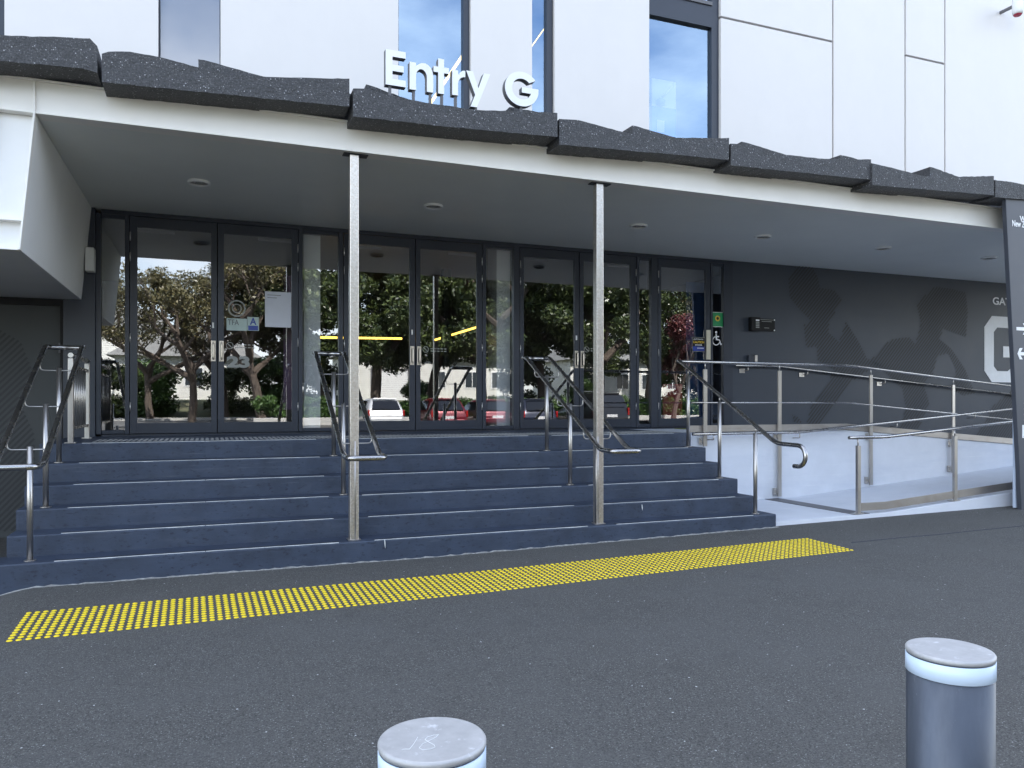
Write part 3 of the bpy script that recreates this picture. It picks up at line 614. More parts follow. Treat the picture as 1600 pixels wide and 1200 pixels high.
MB().prism([wp(.34,.82), wp(.46,.82), wp(.48,.66), wp(.72,.66), wp(.72,.58), wp(.50,.58), wp(.52,.44), wp(.78,.44), wp(.92,.12), wp(1.0,.16), wp(1.02,.10), wp(.88,.02), wp(.72,.36), wp(.36,.36)], yS-.004, yS-.002).build('seated_figure', 'letter', t)

# ================================================================ FOYER BEHIND THE DOORS
foy = thing('foyer', 'dark entrance foyer behind the glass doors', 'room')
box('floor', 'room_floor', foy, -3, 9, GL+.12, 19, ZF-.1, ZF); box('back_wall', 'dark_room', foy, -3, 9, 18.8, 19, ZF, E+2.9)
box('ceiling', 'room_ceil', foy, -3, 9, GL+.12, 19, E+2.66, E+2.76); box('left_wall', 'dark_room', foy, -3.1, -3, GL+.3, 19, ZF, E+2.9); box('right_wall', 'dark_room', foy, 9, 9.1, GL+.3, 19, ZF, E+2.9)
for k, (a, b) in enumerate(((474.5, 500.5), (776, 797))):
    y = GL+.14; o = box('foyer_column', 'column', None, at(a, 500, Y=y).x, at(b, 500, Y=y).x, y, y+.4, ZF, E+2.66)
    tag(o, ('white square column inside the narrow pane left of the first steel post', 'white square column inside the narrow pane between the two steel posts')[k], 'column', 'white columns in the foyer')
strip(486, 527, 628, 529, 14.5, 14.5, .02, 'light_strip', 'straight yellow light strip inside the second pair of doors')
strip(680, 531, 746, 511, 14.5, 13.4, .02, 'light_strip', 'sloping yellow light strip inside the fourth door')
for k, (px, py) in enumerate(((1005,410),(915,440),(846,463))):
    c_ = at(px, py, Z=E+2.655); t = thing('ceiling_lamp', ('lit round ceiling lamp nearest the narrow right pane', 'lit round ceiling lamp behind the sixth door', 'lit round ceiling lamp behind the fifth door')[k], 'lamp', 'lit ceiling lamps in the foyer')
    MB().lathe((c_.x, c_.y, c_.z-.012), [(.12,0),(.12,.012)], 24).build('diffuser', 'lamp', t); ring_p = MB().lathe((c_.x, c_.y, c_.z-.008), [(.14,0),(.14,.01)], 24).build('rim', 'plaster', t)
t = thing('banner_stand', 'purple banner on a stand behind the second door', 'banner'); a = at(443, 430, Y=GL+.5); b = at(457, 640, Y=GL+.5)
box('banner', 'purple', t, a.x, b.x, GL+.5, GL+.51, b.z, a.z); MB().tube([(a.x, GL+.55, ZF), ((a.x+b.x)/2, GL+.53, a.z)], .012, 8).build('leg', 'black', t)
t = thing('banner_stand', 'blue banner with a red base behind the single right door', 'banner'); a = at(1072, 440, Y=GL+.6); b = at(1102, 655, Y=GL+.6)
box('banner', 'bblue', t, a.x, b.x+.1, GL+.6, GL+.61, ZF+.02, a.z); c_ = at(1036, 600, Y=GL+.7); box('base', 'red', t, c_.x, a.x-.01, GL+.7, GL+.72, ZF, c_.z)
t = thing('queue_barrier', 'dark barrier post standing behind the fourth door', 'barrier'); c_ = at(697, 600, Y=GL+1.6)
MB().tube([(c_.x, c_.y, ZF), (c_.x, c_.y, E+2.2)], .09, 14).build('post', 'black', t)

# ================================================================ STEPS
steps = thing('front_steps', 'six navy painted concrete steps with white nosing strips leading up to the doors', 'steps')
SX0, SX1 = -1.57, 6.12
SY = [7.22, 7.545, 7.87, 8.195, 8.52, 8.85]; SZ = [E-1.298+.178*k for k in range(6)]
for k in range(6):
    y1 = SY[k+1]+.05 if k < 5 else GL+.12; e = .002*(5-k); zt_ = SZ[k]
    x0, x1 = SX0-e, SX1+e; m = MB()
    if k == 0: x1 += .04
    n = 60; rngl = random.Random(k)
    # front edge slightly uneven; rounded left corner on the lowest step
    pts = []
    for i in range(n+1):
        x = x0+(x1-x0)*i/n; y = SY[k]+.004*math.sin(i*1.3+k)+.003*math.sin(i*.37*(k+1))
        pts.append((x, y))
    if k == 0: pts = [(-2.6, 7.75), (-2.2, 7.42), (-1.9, 7.28)]+pts
    v = []; f = []
    for x, y in pts: v += [(x, y, -.25), (x, y+.002, zt_-.012), (x, y+.008, zt_), (x, y1, zt_), (x, y1, -.25)]
    for i in range(len(pts)-1):
        for j in range(5): a = i*5+j; b = i*5+(j+1) % 5; f.append((a, b, b+5, a+5)) if False else f.append((a, a+5, b+5, b))
    f.append((4,3,2,1,0)); q = (len(pts)-1)*5; f.append((q, q+1, q+2, q+3, q+4))
    me = bpy.data.meshes.new('step'); me.from_pydata(v, [], f); me.materials.append(M['step']); st = link('step', me, steps)
    for a, b in ((-1.18, 1.13), (1.46, 3.72), (4.06, 5.86)):
        if k == 5: a -= .02
        cut = sorted([a, b] + ([a+(b-a)*.5])); 
        for c0, c1 in zip(cut, cut[1:]):
            box('nosing_strip', 'nosing', st, c0, c1-.006, SY[k]+.012, SY[k]+.024, zt_-.002, zt_+.004)
        box('nosing_insert', 'insert', st, a, b, SY[k]+.026, SY[k]+.078, zt_-.002, zt_+.003)
# rough mortar bead where the asphalt meets the bottom riser
pts = []; x = -1.6
while x < 6.2: pts.append(Vector((x, SY[0]-.006+random.uniform(-.006,.004), zg(x)+random.uniform(-.010,.003)))); x += .05
MB().tube(pts, .013, 6).build('mortar_edge', 'mortar', steps)
lc = MB()                                   # white paint scratches and a crack on the lowest risers
for px, py, L in ((601,850,.09),(1003,793,.07)):
    c_ = at(px, py, Y=SY[0]-.004 if py > 830 else SY[1]-.006); lc.prism([(c_.x-.004, c_.z+L/2), (c_.x+.003, c_.z+L/2), (c_.x+.009, c_.z), (c_.x+.006, c_.z-L/2), (c_.x-.001, c_.z-.01)], c_.y-.002, c_.y)
lc.build('paint_mark', 'nosing', steps)

# steel studs on the landing and a lime mat
ts = thing('steel_tactile_strip', 'rows of small steel tactile studs on the landing in front of the doors', 'tactile strip')
m = MB(); n = 8
for i in range(138):
    for j in range(11):
        x = -1.12+.0525*i; y = 9.10+.052*j; z = ZL
        i0 = len(m.v)
        for r, h in ((.0175, .001), (.012, .006)):
            for k in range(n): m.v.append((x+r*math.cos(2*math.pi*k/n), y+r*math.sin(2*math.pi*k/n), z+h))
        for k in range(n): m.f.append((i0+k, i0+(k+1) % n, i0+n+(k+1) % n, i0+n+k))
        m.f.append(tuple(i0+n+k for k in range(n)))
m.build('stud', 'stud', ts, kind='stuff')
tag(MB().box(gx(1046), gx(1100), 9.95, 10.42, ZL+.002, ZL+.010).build('door_mat', 'green'), 'lime green mat on the landing before the single door', 'mat')

# yellow tactile strip
def ag(px, py):
    p = at(px, py, Z=0)
    for _ in range(6): p = at(px, py, Z=zg(p.x))
    return p
c00, c01, c10, c11 = ag(14.5,1002), ag(45,958.5), ag(1330.5,860), ag(1261,842)
yt = thing('yellow_tactile_strip', 'long strip of yellow round tactile studs on the asphalt before the steps', 'tactile strip')
NC, NR = int((c10-c00).length/.0515), 12
studs = []
for i in range(NC+1):
    for j in range(NR):
        u, v_ = i/NC, j/(NR-1); p = (c00*(1-u)+c10*u)*(1-v_)+(c01*(1-u)+c11*u)*v_; studs.append((p.x+random.uniform(-.001,.001), p.y, zg(p.x)+.001))
n = 14; pv = []; pf = []
for r, h in ((.0178, 0), (.0172, .003), (.0125, .0062), (.006, .0068)):
    for k in range(n): pv.append((r*math.cos(2*math.pi*k/n), r*math.sin(2*math.pi*k/n), h))
for l in range(3):
    for k in range(n): pf.append((l*n+k, l*n+(k+1) % n, (l+1)*n+(k+1) % n, (l+1)*n+k))
pf.append(tuple(3*n+k for k in range(n)))
sm = bpy.data.meshes.new('stud'); sm.from_pydata(pv, [], pf); sm.materials.append(M['yellow'])
studs.sort(key=lambda p: p[0]*p[0]+p[1]*p[1])
for p in studs[:296]: o = link('stud', sm, yt); o.location = p
m = MB()
for p in studs[296:]:
    i0 = len(m.v); m.v += [(p[0]+a, p[1]+b, p[2]+c) for a, b, c in pv]; m.f += [tuple(i0+k for k in q) for q in pf]
m.build('stud', 'yellow', yt, kind='stuff')

sp = [ag(*p) for p in ((1330,848),(1400,841),(1470,835),(1540,828),(1620,820),(1750,808))]
MB().tube([Vector((p.x, p.y+random.uniform(-.01,.01), p.z-.003)) for p in sp], .008, 6).build('asphalt_seam', 'insert', None, kind='structure')
# ================================================================ HANDRAILS
def stair_rail(x, label, ys_=(7.34, 8.0, 8.66), side=0):
    t = thing('handrail', label, 'handrail', 'stainless handrails on the steps', loc=(x, 7.34, E-1.298))
    def lc_(p): return (p[0]-x, p[1]-7.34, p[2]-(E-1.298))
    w_ = .162; zt_ = E+.575; yt_ = 8.93; zb_ = E-.475; yb_ = 6.96
    P = []
    def side_pts(s): return [(x+s*w_, yt_+.16, zt_), (x+s*w_, yt_, zt_), (x+s*w_, yb_, zb_), (x+s*w_, 6.70, zb_-.005)]
    loop = side_pts(-1) + side_pts(1)[::-1]; loop = [loop[0]]+loop[1:]+[loop[0]]
    pth = round_path([((a[0]+loop[-2][0])/2, a[1], a[2]) if False else a for a in ([(x, yt_+.16, zt_)]+side_pts(-1)+side_pts(1)[::-1]+[(x, yt_+.16, zt_)])], .075, 7)
    MB().tube([lc_(p) for p in pth], .0245, 14).build('rail', 'steel_dark', t, smooth=True)
    sl_ = (zt_-zb_)/(yt_-yb_)
    for y in ys_:
        k = max(i for i in range(6) if SY[i] < y-.03) if y > SY[0] else 0
        zr = zb_+(y-yb_)*sl_; z0 = SZ[k]
        p = MB().tube([lc_((x, y, z0)), lc_((x, y, zr-.085))], .0235, 12).build('post', 'steel', t, smooth=True)
        MB().lathe(lc_((x, y, z0+.002)), [(.045,0),(.045,.006),(.026,.008)], 18).build('base_flange', 'steel', p)
        MB().tube([lc_(q) for q in round_path([(x-w_+.0, y, zr-.02), (x-w_+.0, y, zr-.11), (x+w_, y, zr-.11), (x+w_, y, zr-.02)], .04, 5)], .0065, 8).build('bracket', 'steel', p, smooth=True)
    return t
stair_rail(-1.37, 'double stainless handrail at the left end of the steps')
stair_rail(1.29, 'double stainless handrail rising beside the left steel post')
stair_rail(3.88, 'double stainless handrail rising beside the right steel post')
# right end: single rail with a down-turned hook, joined to the level ramp rail
XRr = 5.97
t = thing('handrail', 'single stainless handrail with a hooked end at the right end of the steps', 'handrail', 'stainless handrails on the steps')
zt_, yt_, zb_, yb_ = E+.572, 8.90, E-.455, 6.98
hook = [(XRr, yt_, zt_), (XRr, yb_, zb_)]
pth = round_path([(XRr, 8.95, zt_), (XRr, 8.90, zt_), (XRr, yb_, zb_), (XRr, 6.66, zb_-.005)], .09, 7)+arc((XRr, 6.64, zb_-.12), .115, math.pi/2, math.pi*1.5, 12)+[Vector((XRr, 6.70, zb_-.235))]
MB().tube(pth, .0245, 14).build('rail', 'steel_dark', t, smooth=True)
for y in (7.34, 8.02, 8.70):
    k = max(i for i in range(6) if SY[i] < y-.03); zr = zb_+(y-yb_)*(zt_-zb_)/(yt_-yb_)
    p = MB().tube([(XRr, y, SZ[k]), (XRr, y, zr-.09)], .0235, 12).build('post', 'steel', t, smooth=True)
    MB().tube([(XRr, y, zr-.09), (XRr, y, zr-.02)], .009, 8).build('pin', 'steel', p, smooth=True); MB().lathe((XRr, y, SZ[k]+.002), [(.045,0),(.045,.006),(.026,.008)], 18).build('base_flange', 'steel', p)
# short balustrade at the left of the landing
t = thing('balustrade', 'short stainless baluster panel at the left end of the landing', 'balustrade'); xb = -1.31
for y in (8.95, 10.08): p = MB().box(xb-.025, xb+.025, y-.025, y+.025, ZL, E+.46).build('post', 'steel', t, .004); box('base_plate', 'steel', p, xb-.05, xb+.05, y-.05, y+.05, ZL+.002, ZL+.010)
MB().tube([(xb, 8.93, E+.49), (xb, 10.14, E+.49)], .026, 12).build('top_rail', 'steel_dark', t, smooth=True)
for z in (E+.36, E-.27): MB().box(xb-.02, xb+.02, 8.976, 10.054, z, z+.03).build('rail', 'steel_dark', t, .004)
for k in range(7): y = 9.06+k*.142; MB().tube([(xb, y, E-.24), (xb, y, E+.36)], .0085, 8).build('baluster', 'steel', t, smooth=True)

# ================================================================ RAMP
SL = 1/12.7; X0R = 9.0; YU = 9.0                     # upper flight starts down at X0R; its edge stands on the white wall at YU
def zu(x): return ZL-max(0, x-X0R)*SL
def zl(x): return E-1.385+max(0, x-8.0)/14.5
XE = 16.5
ramp = thing('wheelchair_ramp', 'white painted concrete wheelchair ramp folding back beside the steps', 'ramp')
m = MB().prism([(SX1+.008, -.2), (XE, -.2), (XE, zu(XE)), (X0R, ZL), (SX1+.008, ZL)], YU, GL-.022); m.build('upper_flight', 'ramp', ramp, .003)
YL = 7.30
m = MB().prism([(SX1+.05, -.2), (XE, -.2), (XE, zl(XE)), (8.0, zl(8)), (7.45, E-1.389), (SX1+.05, E-1.395-.01)], YL, YU-.002); m.build('lower_flight', 'ramp', ramp, .003)
# dark band across the foot of the ramp
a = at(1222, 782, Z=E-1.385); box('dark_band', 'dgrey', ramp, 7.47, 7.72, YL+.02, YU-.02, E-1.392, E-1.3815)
# raised wall stops: kick plates
def kick(name, xa, xb, y0, y1, zf, lo, hi):
    n = 12; m = MB(); xs_ = [xa+(xb-xa)*k/n for k in range(n+1)]
    if xa < X0R < xb and zf is zu: xs_ = sorted(xs_+[X0R])
    if xa < 8 < xb and zf is zl: xs_ = sorted(xs_+[8.0])
    m.prism([(x, zf(x)+lo) for x in xs_]+[(x, zf(x)+hi) for x in xs_[::-1]], y0, y1); return m.build(name, 'kick', ramp, .002)
kick('kick_plate', SX1+.02, XE, YU-.02, YU-.008, zu, .005, .098)
kick('kick_plate', 7.54, 13.5, YL+.03, YL+.042, zl, .035, .135)
def post_bar(t, x, y, z0, z1, wx_=.03, wy=.012):
    p = MB().box(x-wx_, x+wx_, y-wy, y+wy, z0, z1).build('post', 'steel', t, .003); return p
# upper balustrade
def zr(x): return E+.572-max(0, x-X0R)*SL
t = thing('ramp_balustrade', 'stainless balustrade with two rails along the upper flight of the ramp', 'balustrade')
YB = 8.95
for nm, dz, r in (('top_rail', 0, .021), ('mid_rail', -.565, .013)):
    MB().tube(round_path([(XRr if dz == 0 else 6.2, YB, zr(0)+dz), (X0R, YB, zr(0)+dz), (XE, YB, zr(XE)+dz)], .15), r, 12).build(nm, 'steel_dark', t, smooth=True)
for x, zb_ in ((6.42, ZL-.19), (7.71, zl(7.71)+.03), (9.46, zl(9.46)+.03), (11.22, zl(11.22)+.03), (12.98, zl(12.98)+.03)):
    p = post_bar(t, x, YB-.0, zb_, zr(x)-.10); MB().tube([(x, YB, zr(x)-.10), (x, YB, zr(x)-.01)], .009, 8).build('pin', 'steel', p, smooth=True)
    for z in ((zb_+.02, zu(x)-.12) if zb_ < ZL-.3 else (zb_+.02,)):
        b_ = MB(); b_.box(x-.085, x-.032, YU-.03, YU-.0225 if z > zu(x)-.2 else YU-.002, z, z+.10); b_.box(x-.05, x+.05, YB+.014, YU-.025, z+.02, z+.03); b_.build('bracket', 'steel', p, .002)
        for q in (.02, .08): MB().tube([(x-.06, YU-.045, z+q), (x-.06, YU-.03, z+q)], .010, 8).build('bolt', 'stud', p)
# wall rail on the mural wall
t = thing('wall_handrail', 'stainless handrail fixed to the navy mural wall above the ramp', 'handrail')
YQ = GL-.09
def zq(x): return E+.625-max(0, x-X0R)*SL
MB().tube(round_path([(8.1, YQ, zq(0)), (X0R, YQ, zq(0)), (XE, YQ, zq(XE))], .1), .02, 12).build('rail', 'steel_dark', t, smooth=True)
for px in (1169, 1262, 1383): 
    x = at(px, 580, Y=YQ).x; MB().tube(round_path([(x, YQ, zq(x)-.015), (x, YQ, zq(x)-.08), (x, YM-.001, zq(x)-.085)], .02), .009, 8).build('bracket', 'steel', t, smooth=True)
    box('wall_plate', 'steel', t, x-.13, x-.02, YM-.008, YM-.003, zq(x)-.12, zq(x)-.05)
# inner rail of the lower flight, on the white wall
t = thing('wall_handrail', 'stainless handrail fixed to the white wall of the lower ramp flight', 'handrail'); YI = 8.86
def zi(x): return E-.425+max(0, x-8.0)/13.6
MB().tube(round_path([(6.15, YI, zi(0)), (8.0, YI, zi(0)), (XE, YI, zi(XE))], .12), .02, 12).build('rail', 'steel_dark', t, smooth=True)
for x in (6.5, 8.0, 9.9, 11.6): MB().tube(round_path([(x, YI, zi(x)-.01), (x, YI, zi(x)-.08), (x, YU-.001, zi(x)-.085)], .02), .008, 8).build('bracket', 'steel', t, smooth=True)
# front rail of the lower flight
t = thing('ramp_handrail', 'low stainless handrail on posts along the street edge of the lower ramp flight', 'handrail'); YFr = 7.34
def zf_(x): return E-.43+max(0, x-8.0)/13.2
MB().tube(round_path([(7.40, YFr, zf_(0)), (8.0, YFr, zf_(0)), (13.5, YFr, zf_(13.5))], .12), .021, 14).build('rail', 'steel_dark', t, smooth=True)
for x in (7.54, 9.22, 10.9, 12.6):
    z0 = zl(x)+.005; p = post_bar(t, x, YFr-.01, z0, zf_(x)-.10, .026, .02); MB().tube([(x, YFr-.01, zf_(x)-.10), (x, YFr, zf_(x)-.015)], .010, 8).build('pin', 'steel', p, smooth=True)
    box('base_plate', 'steel', p, x-.075, x+.075, YL+.002, YL+.085, z0-.003, z0+.006)
    for q in (-.06, .06): MB().tube([(x+q, YL+.02, z0+.006), (x+q, YL+.02, z0+.022)], .010, 8).build('bolt', 'stud', p)

# ================================================================ SIGN TOTEM
tot = thing('sign_totem', 'tall tapering navy sign panel with white arrows at the right edge', 'sign')
YT = 7.0
pl = [at(1571, 302, Y=YT), at(1597.5, 798, Y=YT)]
xr = 11.6; fce = MB().prism([(pl[1].x, -.1), (xr, -.1), (xr, pl[0].z+.02), (pl[0].x, pl[0].z)], YT, YT+.06).build('panel', 'sign', tot, .004)
xq = at(1582, 700, Y=YT+.12).x; MB().prism([(xq, .10), (xr, .10), (xr, E+.15), (xq, E-.0)], YT+.08, YT+.12).build('back_plate', 'signw', tot, .004)
def tp(px, py): p = at(px, py, Y=YT); return p
for s, px0, px1, py0, py1 in (('W', 1593, 1602.5, 346, 338.5), ('New Ze', 1581.5, 1604, 353.5, 346.5)):
    a = tp(px0, py0); b = tp(px1, py1); text('letters', s, 'letter', tot, a.x, b.x, a.z, b.z, YT-.001, .002, .02)
def arrow(px0, px1, py, hs, flip):
    a = tp(px0, py); b = tp(px1, py); s = hs; w_ = .022
    if not flip: P = [(a.x, a.z-w_), (b.x-.06, a.z-w_), (b.x-.10, a.z-s), (b.x-.045, a.z-s), (b.x, a.z), (b.x-.045, a.z+s), (b.x-.10, a.z+s), (b.x-.06, a.z+w_), (a.x, a.z+w_)]
    else: P = [(b.x, a.z-w_), (b.x, a.z+w_), (a.x+.06, a.z+w_), (a.x+.10, a.z+s), (a.x+.045, a.z+s), (a.x, a.z), (a.x+.045, a.z-s), (a.x+.10, a.z-s), (a.x+.06, a.z-w_)]
    MB().prism(P, YT-.003, YT-.001).build('arrow', 'letter', tot)
arrow(1588, 1606, 513.5, .075, False); arrow(1589.5, 1607, 552.5, .075, True)
a = tp(1597, 664); b = tp(1612, 684); MB().prism([(a.x, a.z), (b.x, a.z), (b.x, a.z-.05), (a.x+.05, a.z-.05), (a.x+.05, b.z+.03), (b.x, b.z+.03), (b.x, b.z), (a.x, b.z)], YT-.003, YT-.001).build('symbol', 'letter', tot)
stripes([[(pl[1].x+.02, E-.5), (xr, E-.5), (xr, E+.1), (pl[1].x+.02, E+.05)]], 1.1, .05, .02, YT-.0015, 'dgrey', tot)

# ================================================================ BOLLARDS
def bollard(px, py, ratio, label):
    r = .09; D = r*ratio; d = FW+RT*((px-800)/1200)+Vector((0,0,(630-py)/1200)); p = d*D+Vector((0,0,E))
    t = thing('bollard', label, 'bollard', 'galvanised bollards in front of the steps', loc=(p.x, p.y, zg(p.x)))
    h = p.z-zg(p.x)
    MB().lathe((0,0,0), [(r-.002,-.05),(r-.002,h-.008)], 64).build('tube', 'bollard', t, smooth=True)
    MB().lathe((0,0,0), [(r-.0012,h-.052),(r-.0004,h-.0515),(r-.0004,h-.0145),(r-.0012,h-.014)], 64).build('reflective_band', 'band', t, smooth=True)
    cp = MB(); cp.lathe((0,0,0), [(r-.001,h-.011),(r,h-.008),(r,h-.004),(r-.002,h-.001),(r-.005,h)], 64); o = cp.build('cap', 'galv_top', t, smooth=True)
    return t, h
b1, h1 = bollard(675.5, 1153, 14.2, 'galvanised bollard with 18 scratched on its cap, at the bottom edge')
b2, h2 = bollard(1484, 1014, 19.2, 'galvanised bollard with a pale band standing at the lower right')
# scratched writing on the first cap
def scr(pts): return [Vector((x, y, h1+.0006)) for x, y in pts]
def capxy(px, py):
    p = at(px, py, Z=E-(1153-630)/1200*.09*14.2); return (p.x-b1.location.x, p.y-b1.location.y)
m = MB(); m.tube(scr([capxy(653,1152), capxy(647,1162), capxy(640,1171), capxy(633,1171), capxy(628,1172)]), .00045, 5)
m.tube(scr([capxy(x, y) for x, y in ((684,1149),(678,1149),(668,1152),(664,1156),(670,1160),(678,1164),(680,1168),(672,1171),(660,1172),(655,1169),(660,1163),(672,1157),(682,1152),(685,1148))]), .00045, 5)
m.build('scratched_number', 'plaster', b1)

# ================================================================ STREET BEHIND THE CAMERA (seen in the glass)
def leaves(n, blobs, size, spread=1.0, seed=1):
    r = np.random.default_rng(seed); bl = np.array(blobs); wgt = bl[:,3]**2; idx = r.choice(len(bl), n, p=wgt/wgt.sum())
    d = r.normal(size=(n,3)); d /= np.linalg.norm(d, axis=1)[:,None]; rad = bl[idx,3]*(r.random(n)**.45)*spread
    c = bl[idx,:3]+d*rad[:,None]*np.array([1,1,.8])
    u = r.normal(size=(n,3)); u /= np.linalg.norm(u, axis=1)[:,None]; w_ = np.cross(u, r.normal(size=(n,3))); w_ /= np.linalg.norm(w_, axis=1)[:,None]
    s = size*(.6+.8*r.random(n))[:,None]
    V = np.stack([c-u*s, c+w_*s*.5, c+u*s, c-w_*s*.5], 1).reshape(-1,3)
    me = bpy.data.meshes.new('foliage'); me.vertices.add(4*n); me.vertices.foreach_set('co', V.ravel()); me.loops.add(4*n); me.loops.foreach_set('vertex_index', np.arange(4*n)); me.polygons.add(n)
    me.polygons.foreach_set('loop_start', np.arange(0,4*n,4)); me.update(calc_edges=True); return me
def tree_meshes(seed, height, crown_r, nl, size, mleaf, sparse=False):
    r = random.Random(seed); m = MB(); tips = []
    def limb(p, d, L, rad, depth):
        pts = [p]; q = p.copy(); dd = d.copy()
        for k in range(5):
            dd = (dd+Vector((r.uniform(-.2,.2), r.uniform(-.2,.2), r.uniform(-.05,.14)))).normalized(); q = q+dd*L/5; pts.append(q.copy())
        m.tube(pts, rad, 7 if depth < 2 else 5, r2=rad*.55)
        if depth >= (5 if sparse else 3): tips.append(q); return
        if depth >= 2: tips.append(q)
        for k in range(r.choice((2,3,3)) if depth else 4):
            an = r.uniform(0, 2*math.pi); sp = r.uniform(.45,.95); side = Vector((math.cos(an), math.sin(an), 0))
            limb(pts[-1-(k % 2)], (dd*(1-sp*.45)+side*sp).normalized(), L*r.uniform(.62,.82), rad*.58, depth+1)
    limb(Vector((0,0,-.2)), Vector((.05,.02,1)), height*.24, height*.026, 0)
    z = [t.z for t in tips]; k = (height*.9)/max(z); kx = crown_r/max(max(abs(t.x), abs(t.y)) for t in tips)
    vv = [(x*(1+(kx-1)*min(1, max(0, zz/height*3))), y*(1+(kx-1)*min(1, max(0, zz/height*3))), zz*k if zz > 0 else zz) for x, y, zz in m.v]; m.v = vv
    me = bpy.data.meshes.new('trunk'); me.from_pydata(m.v, [], m.f); me.materials.append(M['bark'])
    blobs = [(t.x*kx, t.y*kx, t.z*k, r.uniform(.5,.85)*(height/9)*(.62 if sparse else 1)) for t in tips]
    if not sparse:
        for _ in range(60): a = r.uniform(0, 6.28); q = crown_r*math.sqrt(r.random()); blobs.append((q*math.cos(a), q*math.sin(a), height*(.30+.62*r.random()*(1-(q/crown_r)**2*.55)), r.uniform(.45,1.0)))
    lf = leaves(nl, blobs, size, seed=seed); lf.materials.append(M[mleaf]); return me, lf
TM = {'dark': tree_meshes(3, 11.5, 5.2, 46000, .11, 'leaf'), 'dark2': tree_meshes(11, 11, 5.0, 42000, .11, 'leaf'), 'sparse': tree_meshes(5, 9.5, 5.0, 15000, .075, 'leafb', True), 'red': tree_meshes(9, 7, 2.6, 9000, .08, 'leafr', True)}
def tree(kind, p, s, rz, label, group='trees across the street, mirrored in the glass'):
    t = thing('tree', label, 'tree', group, loc=(p[0], p[1], zg(0, p[1])), rz=rz); a, b = TM[kind]
    link('trunk', a, t); link('crown', b, t); t.scale = (s, s, s); return t
def mx_(px, Yv): return mirror(px, 600, Yv)
tl = 'leafy tree across the street, mirrored in the glass'
for kind, px, Yv, s, rz, lb in (('sparse',235,47,.9,3.3,'bare limbed brown tree mirrored at the left edge of the first door'),('sparse',352,49,1.05,1.2,'bare limbed brown tree mirrored behind the door handles'),('sparse',300,44,.95,.4,'bare limbed brown tree mirrored in the first door'),('sparse',410,42,1.08,2.1,'open brown leaved tree mirrored in the second door'),
    ('dark',505,45,1.0,1.0,'dense dark tree mirrored left of the first steel post'),('dark2',588,43,1.1,3.0,'dense dark tree mirrored in the third door'),('dark',672,46,1.05,4.4,'dense dark tree mirrored in the fourth door'),
    ('dark2',752,42,1.12,.2,'dense dark tree mirrored beside the second white column'),('dark',848,44,1.08,2.4,'dense dark tree mirrored in the fifth door'),('dark2',935,42,1.1,5.1,'dense dark tree mirrored in the sixth door'),
    ('dark',1012,50,.95,3.7,'dense dark tree mirrored in the narrow right pane'),('red',1052,38,1.0,.8,'dark red leaved tree mirrored in the single door'),('sparse',1100,48,1.0,2.9,'thin tree mirrored at the right door edge'),('dark2',1200,46,1.0,1.3,'dense dark tree standing right of the mirrored street')):
    p = mx_(px, Yv); tree(kind, p, s, rz, lb)
# hedge
hg = thing('hedge', 'clipped green hedge behind the parked cars, over a low concrete wall', 'hedge')
HX0, HX1 = mx_(405, 40).x, 30
bl = [(x, -19.0+random.uniform(-.35,.35), zg(0,-19)+random.uniform(.35,1.25), .42) for x in np.arange(HX0, HX1, .22)]
lf = leaves(52000, bl, .065, seed=4); lf.materials.append(M['leafh']); link('foliage', lf, hg)
MB().box(HX0-.3, HX1, -18.45, -18.25, zg(0,-18)-.2, zg(0,-18)+.38).build('low_wall', 'kerb', hg, .02)
hg = thing('hedge', 'low shaggy hedge before the white cottage at the left end', 'hedge')
bl = [(x, -30+random.uniform(-.5,.5), zg(0,-30)+random.uniform(.2,1.3), .5) for x in np.arange(-14, -3, .3)]
lf = leaves(20000, bl, .09, seed=6); lf.materials.append(M['leafh']); link('foliage', lf, hg)
SH = leaves(9000, [(random.uniform(-1.1,1.1), random.uniform(-.8,.8), random.uniform(.3,2.1), random.uniform(.4,.75)) for _ in range(16)], .075, seed=21); SH.materials.append(M['leafh'])
SH2 = leaves(9000, [(random.uniform(-1.3,1.3), random.uniform(-.8,.8), random.uniform(.3,2.8), random.uniform(.4,.8)) for _ in range(18)], .08, seed=22); SH2.materials.append(M['leaf'])
for k, (px, Yv, s_, lb) in enumerate(((160,50,1.2,'bushy shrub mirrored at the left edge of the glass'),(228,51,1.5,'tall shrub mirrored left in the first door'),(352,52,1.0,'low shrub between the doors of the white cottage, mirrored'),(425,53,1.5,'tall shrub mirrored behind the white paper notice'),(500,50,1.3,'dark shrub mirrored in the left white column pane'),(660,52,1.0,'dark shrub right of the mirrored garage'),(815,51,1.4,'dark shrub mirrored beside the fifth door'),(900,52,1.1,'shrub mirrored in the fifth door'),(1060,50,1.5,'green shrub mirrored in the single door'))):
    p = mx_(px, Yv); o = link('shrub', SH if k % 2 else SH2); o.location = (p.x, p.y, zg(0, p.y)-.1); o.scale = (s_, s_, s_); o.rotation_euler = (0, 0, k*1.3); tag(o, lb, 'shrub', 'shrubs before the houses')
